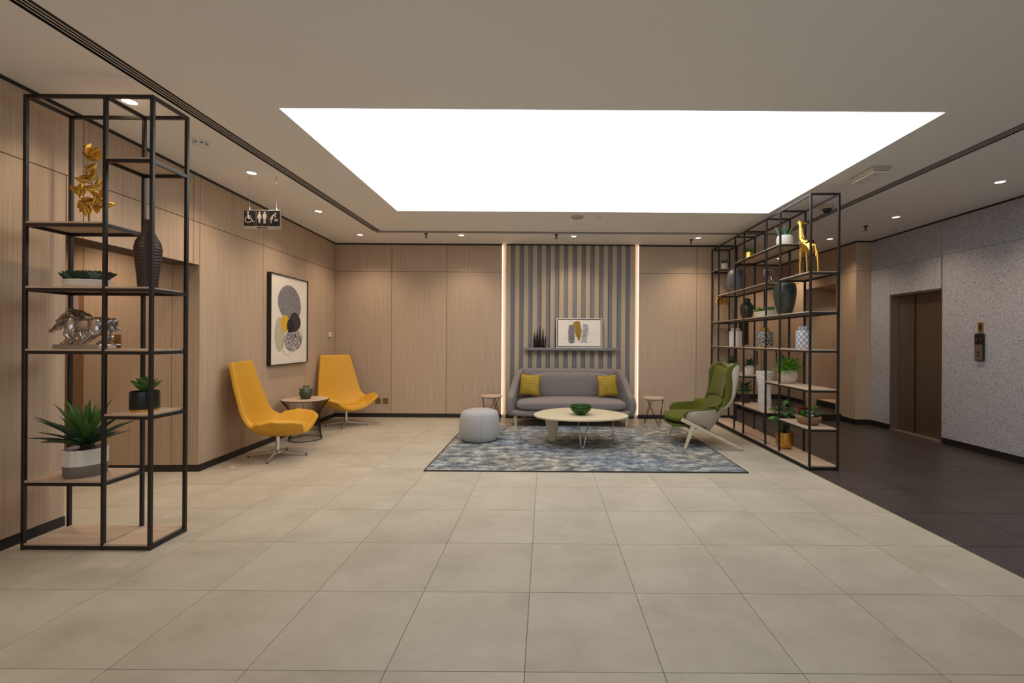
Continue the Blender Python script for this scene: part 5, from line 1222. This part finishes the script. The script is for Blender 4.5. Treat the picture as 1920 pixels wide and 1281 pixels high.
# fern in ribbed pot
t = pot_thing('potted_fern', 'bright green bushy fern in a ribbed cream pot on the right shelf', rs(0.77, 0.155, 0.884+BT))
MB().lathe([(0.0001, 0), (0.075, 0), (0.088, 0.012), (0.108, 0.06), (0.114, 0.10), (0.106, 0.145), (0.094, 0.172), (0.086, 0.172), (0.09, 0.14), (0.0001, 0.14)], 80, cap=False, flute=lambda a, z, j: 1+(0.02*math.sin(26*a) if 2 <= j <= 5 else 0)).obj('pot', 'cream_ceramic', t, smooth=True)
fm = [leaf_mesh('fern_leaf', 0.205, 0.052, curl=0.30, cup=0.25, n=7, base=0.2), leaf_mesh('fern_leaf', 0.185, 0.058, curl=0.12, cup=0.25, n=7, base=0.2)]
for k in range(70):
    f = k/69; az = k*2.39996; el = 1.35-1.25*f+R_.uniform(-0.2, 0.2)
    put_leaf(t, fm[k % 2], 'leaf_light', (0.03*math.cos(az), 0.03*math.sin(az), 0.15+0.03*(1-f)), az, el, R_.uniform(-0.5, 0.5), R_.uniform(0.8, 1.15)*(0.80 if abs(math.cos(az)) > 0.75 else 1.0))
# tall white waved vase
t = thing('waved_vase', 'tall white vase with carved wave relief on the right shelf', 'vase', rs(1.39, 0.155, 0.456+BT))
def wv(a, z, j): return 1+0.026*math.sin(z*2*PI/0.030+3.2*math.sin(2*a+z*9))*(1 if 0.01 < z < 0.525 else 0)
pv = [(0, 0.082), (0.10, 0.088), (0.22, 0.083), (0.32, 0.090), (0.44, 0.108), (0.53, 0.116)]
prof = [(0.0001, 0)]+[(lerp_curve(pv, 0.53*k/120), 0.53*k/120) for k in range(121)]+[(0.106, 0.53), (0.098, 0.44), (0.0001, 0.42)]
MB().lathe(prof, 72, cap=False, flute=wv).obj('body', 'white_ceramic', t, smooth=True)
MB().tube([(0.111*math.cos(k*PI/20), 0.111*math.sin(k*PI/20), 0.53) for k in range(40)], 0.005, 6, closed=True).obj('rim', 'white_ceramic', t, smooth=True)
# flower bowl
t = thing('flower_bowl', 'brown ribbed oval bowl with red and white artificial flowers, low right shelf', 'potted plant', rs(0.30, 0.155, 0.446+BT), PI/2-RSA)
MB().lathe([(0.0001, 0), (0.11, 0), (0.13, 0.012), (0.165, 0.055), (0.172, 0.085), (0.160, 0.105), (0.150, 0.10), (0.155, 0.08), (0.0001, 0.07)], 96, sy=0.72, cap=False, flute=lambda a, z, j: 1+(0.030*math.sin(30*a) if 2 <= j <= 4 else 0)).obj('bowl', 'wood_dark', t, smooth=True)
b = MB(); 
for k in range(46):
    a = k*2.4; r = 0.14*math.sqrt(k/60); leaves_into(b, leaf_vf(1, 0.42, 0.1, 0.3, 5), (r*math.cos(a), 0.7*r*math.sin(a), 0.09), a, R_.uniform(0.2, 1.4), R_.uniform(-0.6, 0.6), R_.uniform(0.06, 0.11))
b.obj('foliage', 'leaf', t, smooth=True)
for x, y, z, r, m in ((0.06, 0.05, .13, .055, 'flower_red'), (0.02, 0.02, .15, .05, 'flower_red'), (0.09, -0.01, .12, .05, 'flower_white'), (0.10, 0.06, .11, .045, 'flower_white'), (0.03, 0.085, .12, .045, 'flower_red'), (-0.02, -0.02, .17, .05, 'flower_lime'), (-0.06, 0.0, .16, .05, 'flower_lime'), (-0.10, 0.03, .12, .05, 'flower_white'), (-0.12, -0.03, .11, .048, 'leaf_blue'), (-0.05, 0.07, .12, .05, 'leaf'), (-0.14, 0.05, .09, .045, 'flower_white'), (0.13, 0.0, .10, .045, 'leaf_light'), (-0.03, -0.06, .17, .05, 'leaf_light')):
    b = MB(); rosette(b, (x, y, z+0.005), r*1.35, 16, 0.7); b.obj('bloom', m, t, smooth=True)
# plant in gold pot on the lowest board
t = pot_thing('potted_plant', 'broad-leaved green plant in a tall gold pot at the foot of the right shelf', rs(0.83, 0.155, 0.03+BT))
MB().lathe([(0.0001, 0), (0.070, 0), (0.090, 0.015), (0.105, 0.06), (0.108, 0.21), (0.102, 0.212), (0.10, 0.18), (0.0001, 0.18)], 40, cap=False).obj('pot', 'gold_old', t, smooth=40)
bm_ = [leaf_mesh('broad_leaf', 0.19, 0.100, curl=0.25, cup=0.2, n=7, base=0.15), leaf_mesh('broad_leaf', 0.165, 0.090, curl=0.1, cup=0.25, n=7, base=0.15)]
for k in range(26):
    a = k*2.39996; f = k/25; h = 0.20+0.24*(1-f)+R_.uniform(-0.03, 0.03); r = 0.03+0.075*f
    p = (r*math.cos(a), r*math.sin(a), h+0.18*0.5)
    MB().tube([(0.01*math.cos(a), 0.01*math.sin(a), 0.17), (r*0.6*math.cos(a), r*0.6*math.sin(a), h), p], 0.003, 5).obj('stalk', 'leaf_dark', t, smooth=True)
    put_leaf(t, bm_[k % 2], 'leaf' if k % 3 else 'leaf_dark', p, a, R_.uniform(-0.1, 0.8), R_.uniform(-0.5, 0.5), R_.uniform(0.75, 1.1)*(0.85 if abs(math.cos(a)) > 0.75 else 1))
# small pots behind the green chair
def small_pot(label, a, m='white_ceramic', lm_='leaf_dark', n=34, s=1.0):
    t = pot_thing('potted_plant', label, rs(a, 0.15, 0.90+BT))
    MB().lathe([(0.0001, 0), (0.050*s, 0), (0.062*s, 0.02), (0.068*s, 0.09), (0.064*s, 0.15), (0.058*s, 0.15), (0.06*s, 0.12), (0.0001, 0.12)], 30, cap=False).obj('pot', m, t, smooth=40)
    lf = leaf_mesh('small_leaf', 0.085, 0.040, curl=0.2, cup=0.25, n=6)
    for k in range(n):
        az = k*2.4; f = k/n; put_leaf(t, lf, lm_ if k % 4 else 'leaf', (0.04*math.cos(az)*f, 0.04*math.sin(az)*f, 0.135+0.10*(1-f)*R_.random()), az, 1.3-1.2*f, R_.uniform(-0.5, 0.5), R_.uniform(0.8, 1.2))
small_pot('small white pot with dark trailing leaves just right of the green chair top', 1.87)
small_pot('small dark plant peeping over the green chair back', 2.52)
t = pot_thing('potted_plant', 'dark leafy plant low on the right shelf behind the green chair', rs(2.02, 0.155, 0.456+BT))
MB().lathe([(0.0001, 0), (0.060, 0), (0.075, 0.02), (0.08, 0.13), (0.074, 0.13), (0.07, 0.10), (0.0001, 0.10)], 30, cap=False).obj('pot', 'dark_ceramic', t, smooth=40)
for k in range(18):
    az = k*2.4; f = k/18; put_leaf(t, bm_[k % 2], 'leaf_dark', (0.03*math.cos(az), 0.03*math.sin(az), 0.13+0.10*(1-f)), az, 1.2-1.0*f, R_.uniform(-0.5, 0.5), R_.uniform(0.6, 0.85))
# scrap on the floor by the left wall
t = thing('paper_scrap', 'tiny white paper scrap on the floor by the left wall edge', 'scrap', (-3.44, 4.86, 0.0005), 0.4)
MB().add([(-0.03, -0.01, 0), (0.0, -0.014, 0.006), (0.035, -0.006, 0.001), (0.03, 0.012, 0.004), (0, 0.008, 0.012), (-0.028, 0.012, 0.002)], [(0, 1, 4, 5), (1, 2, 3, 4)]).obj('paper', 'paper', t, solid=0.0006)
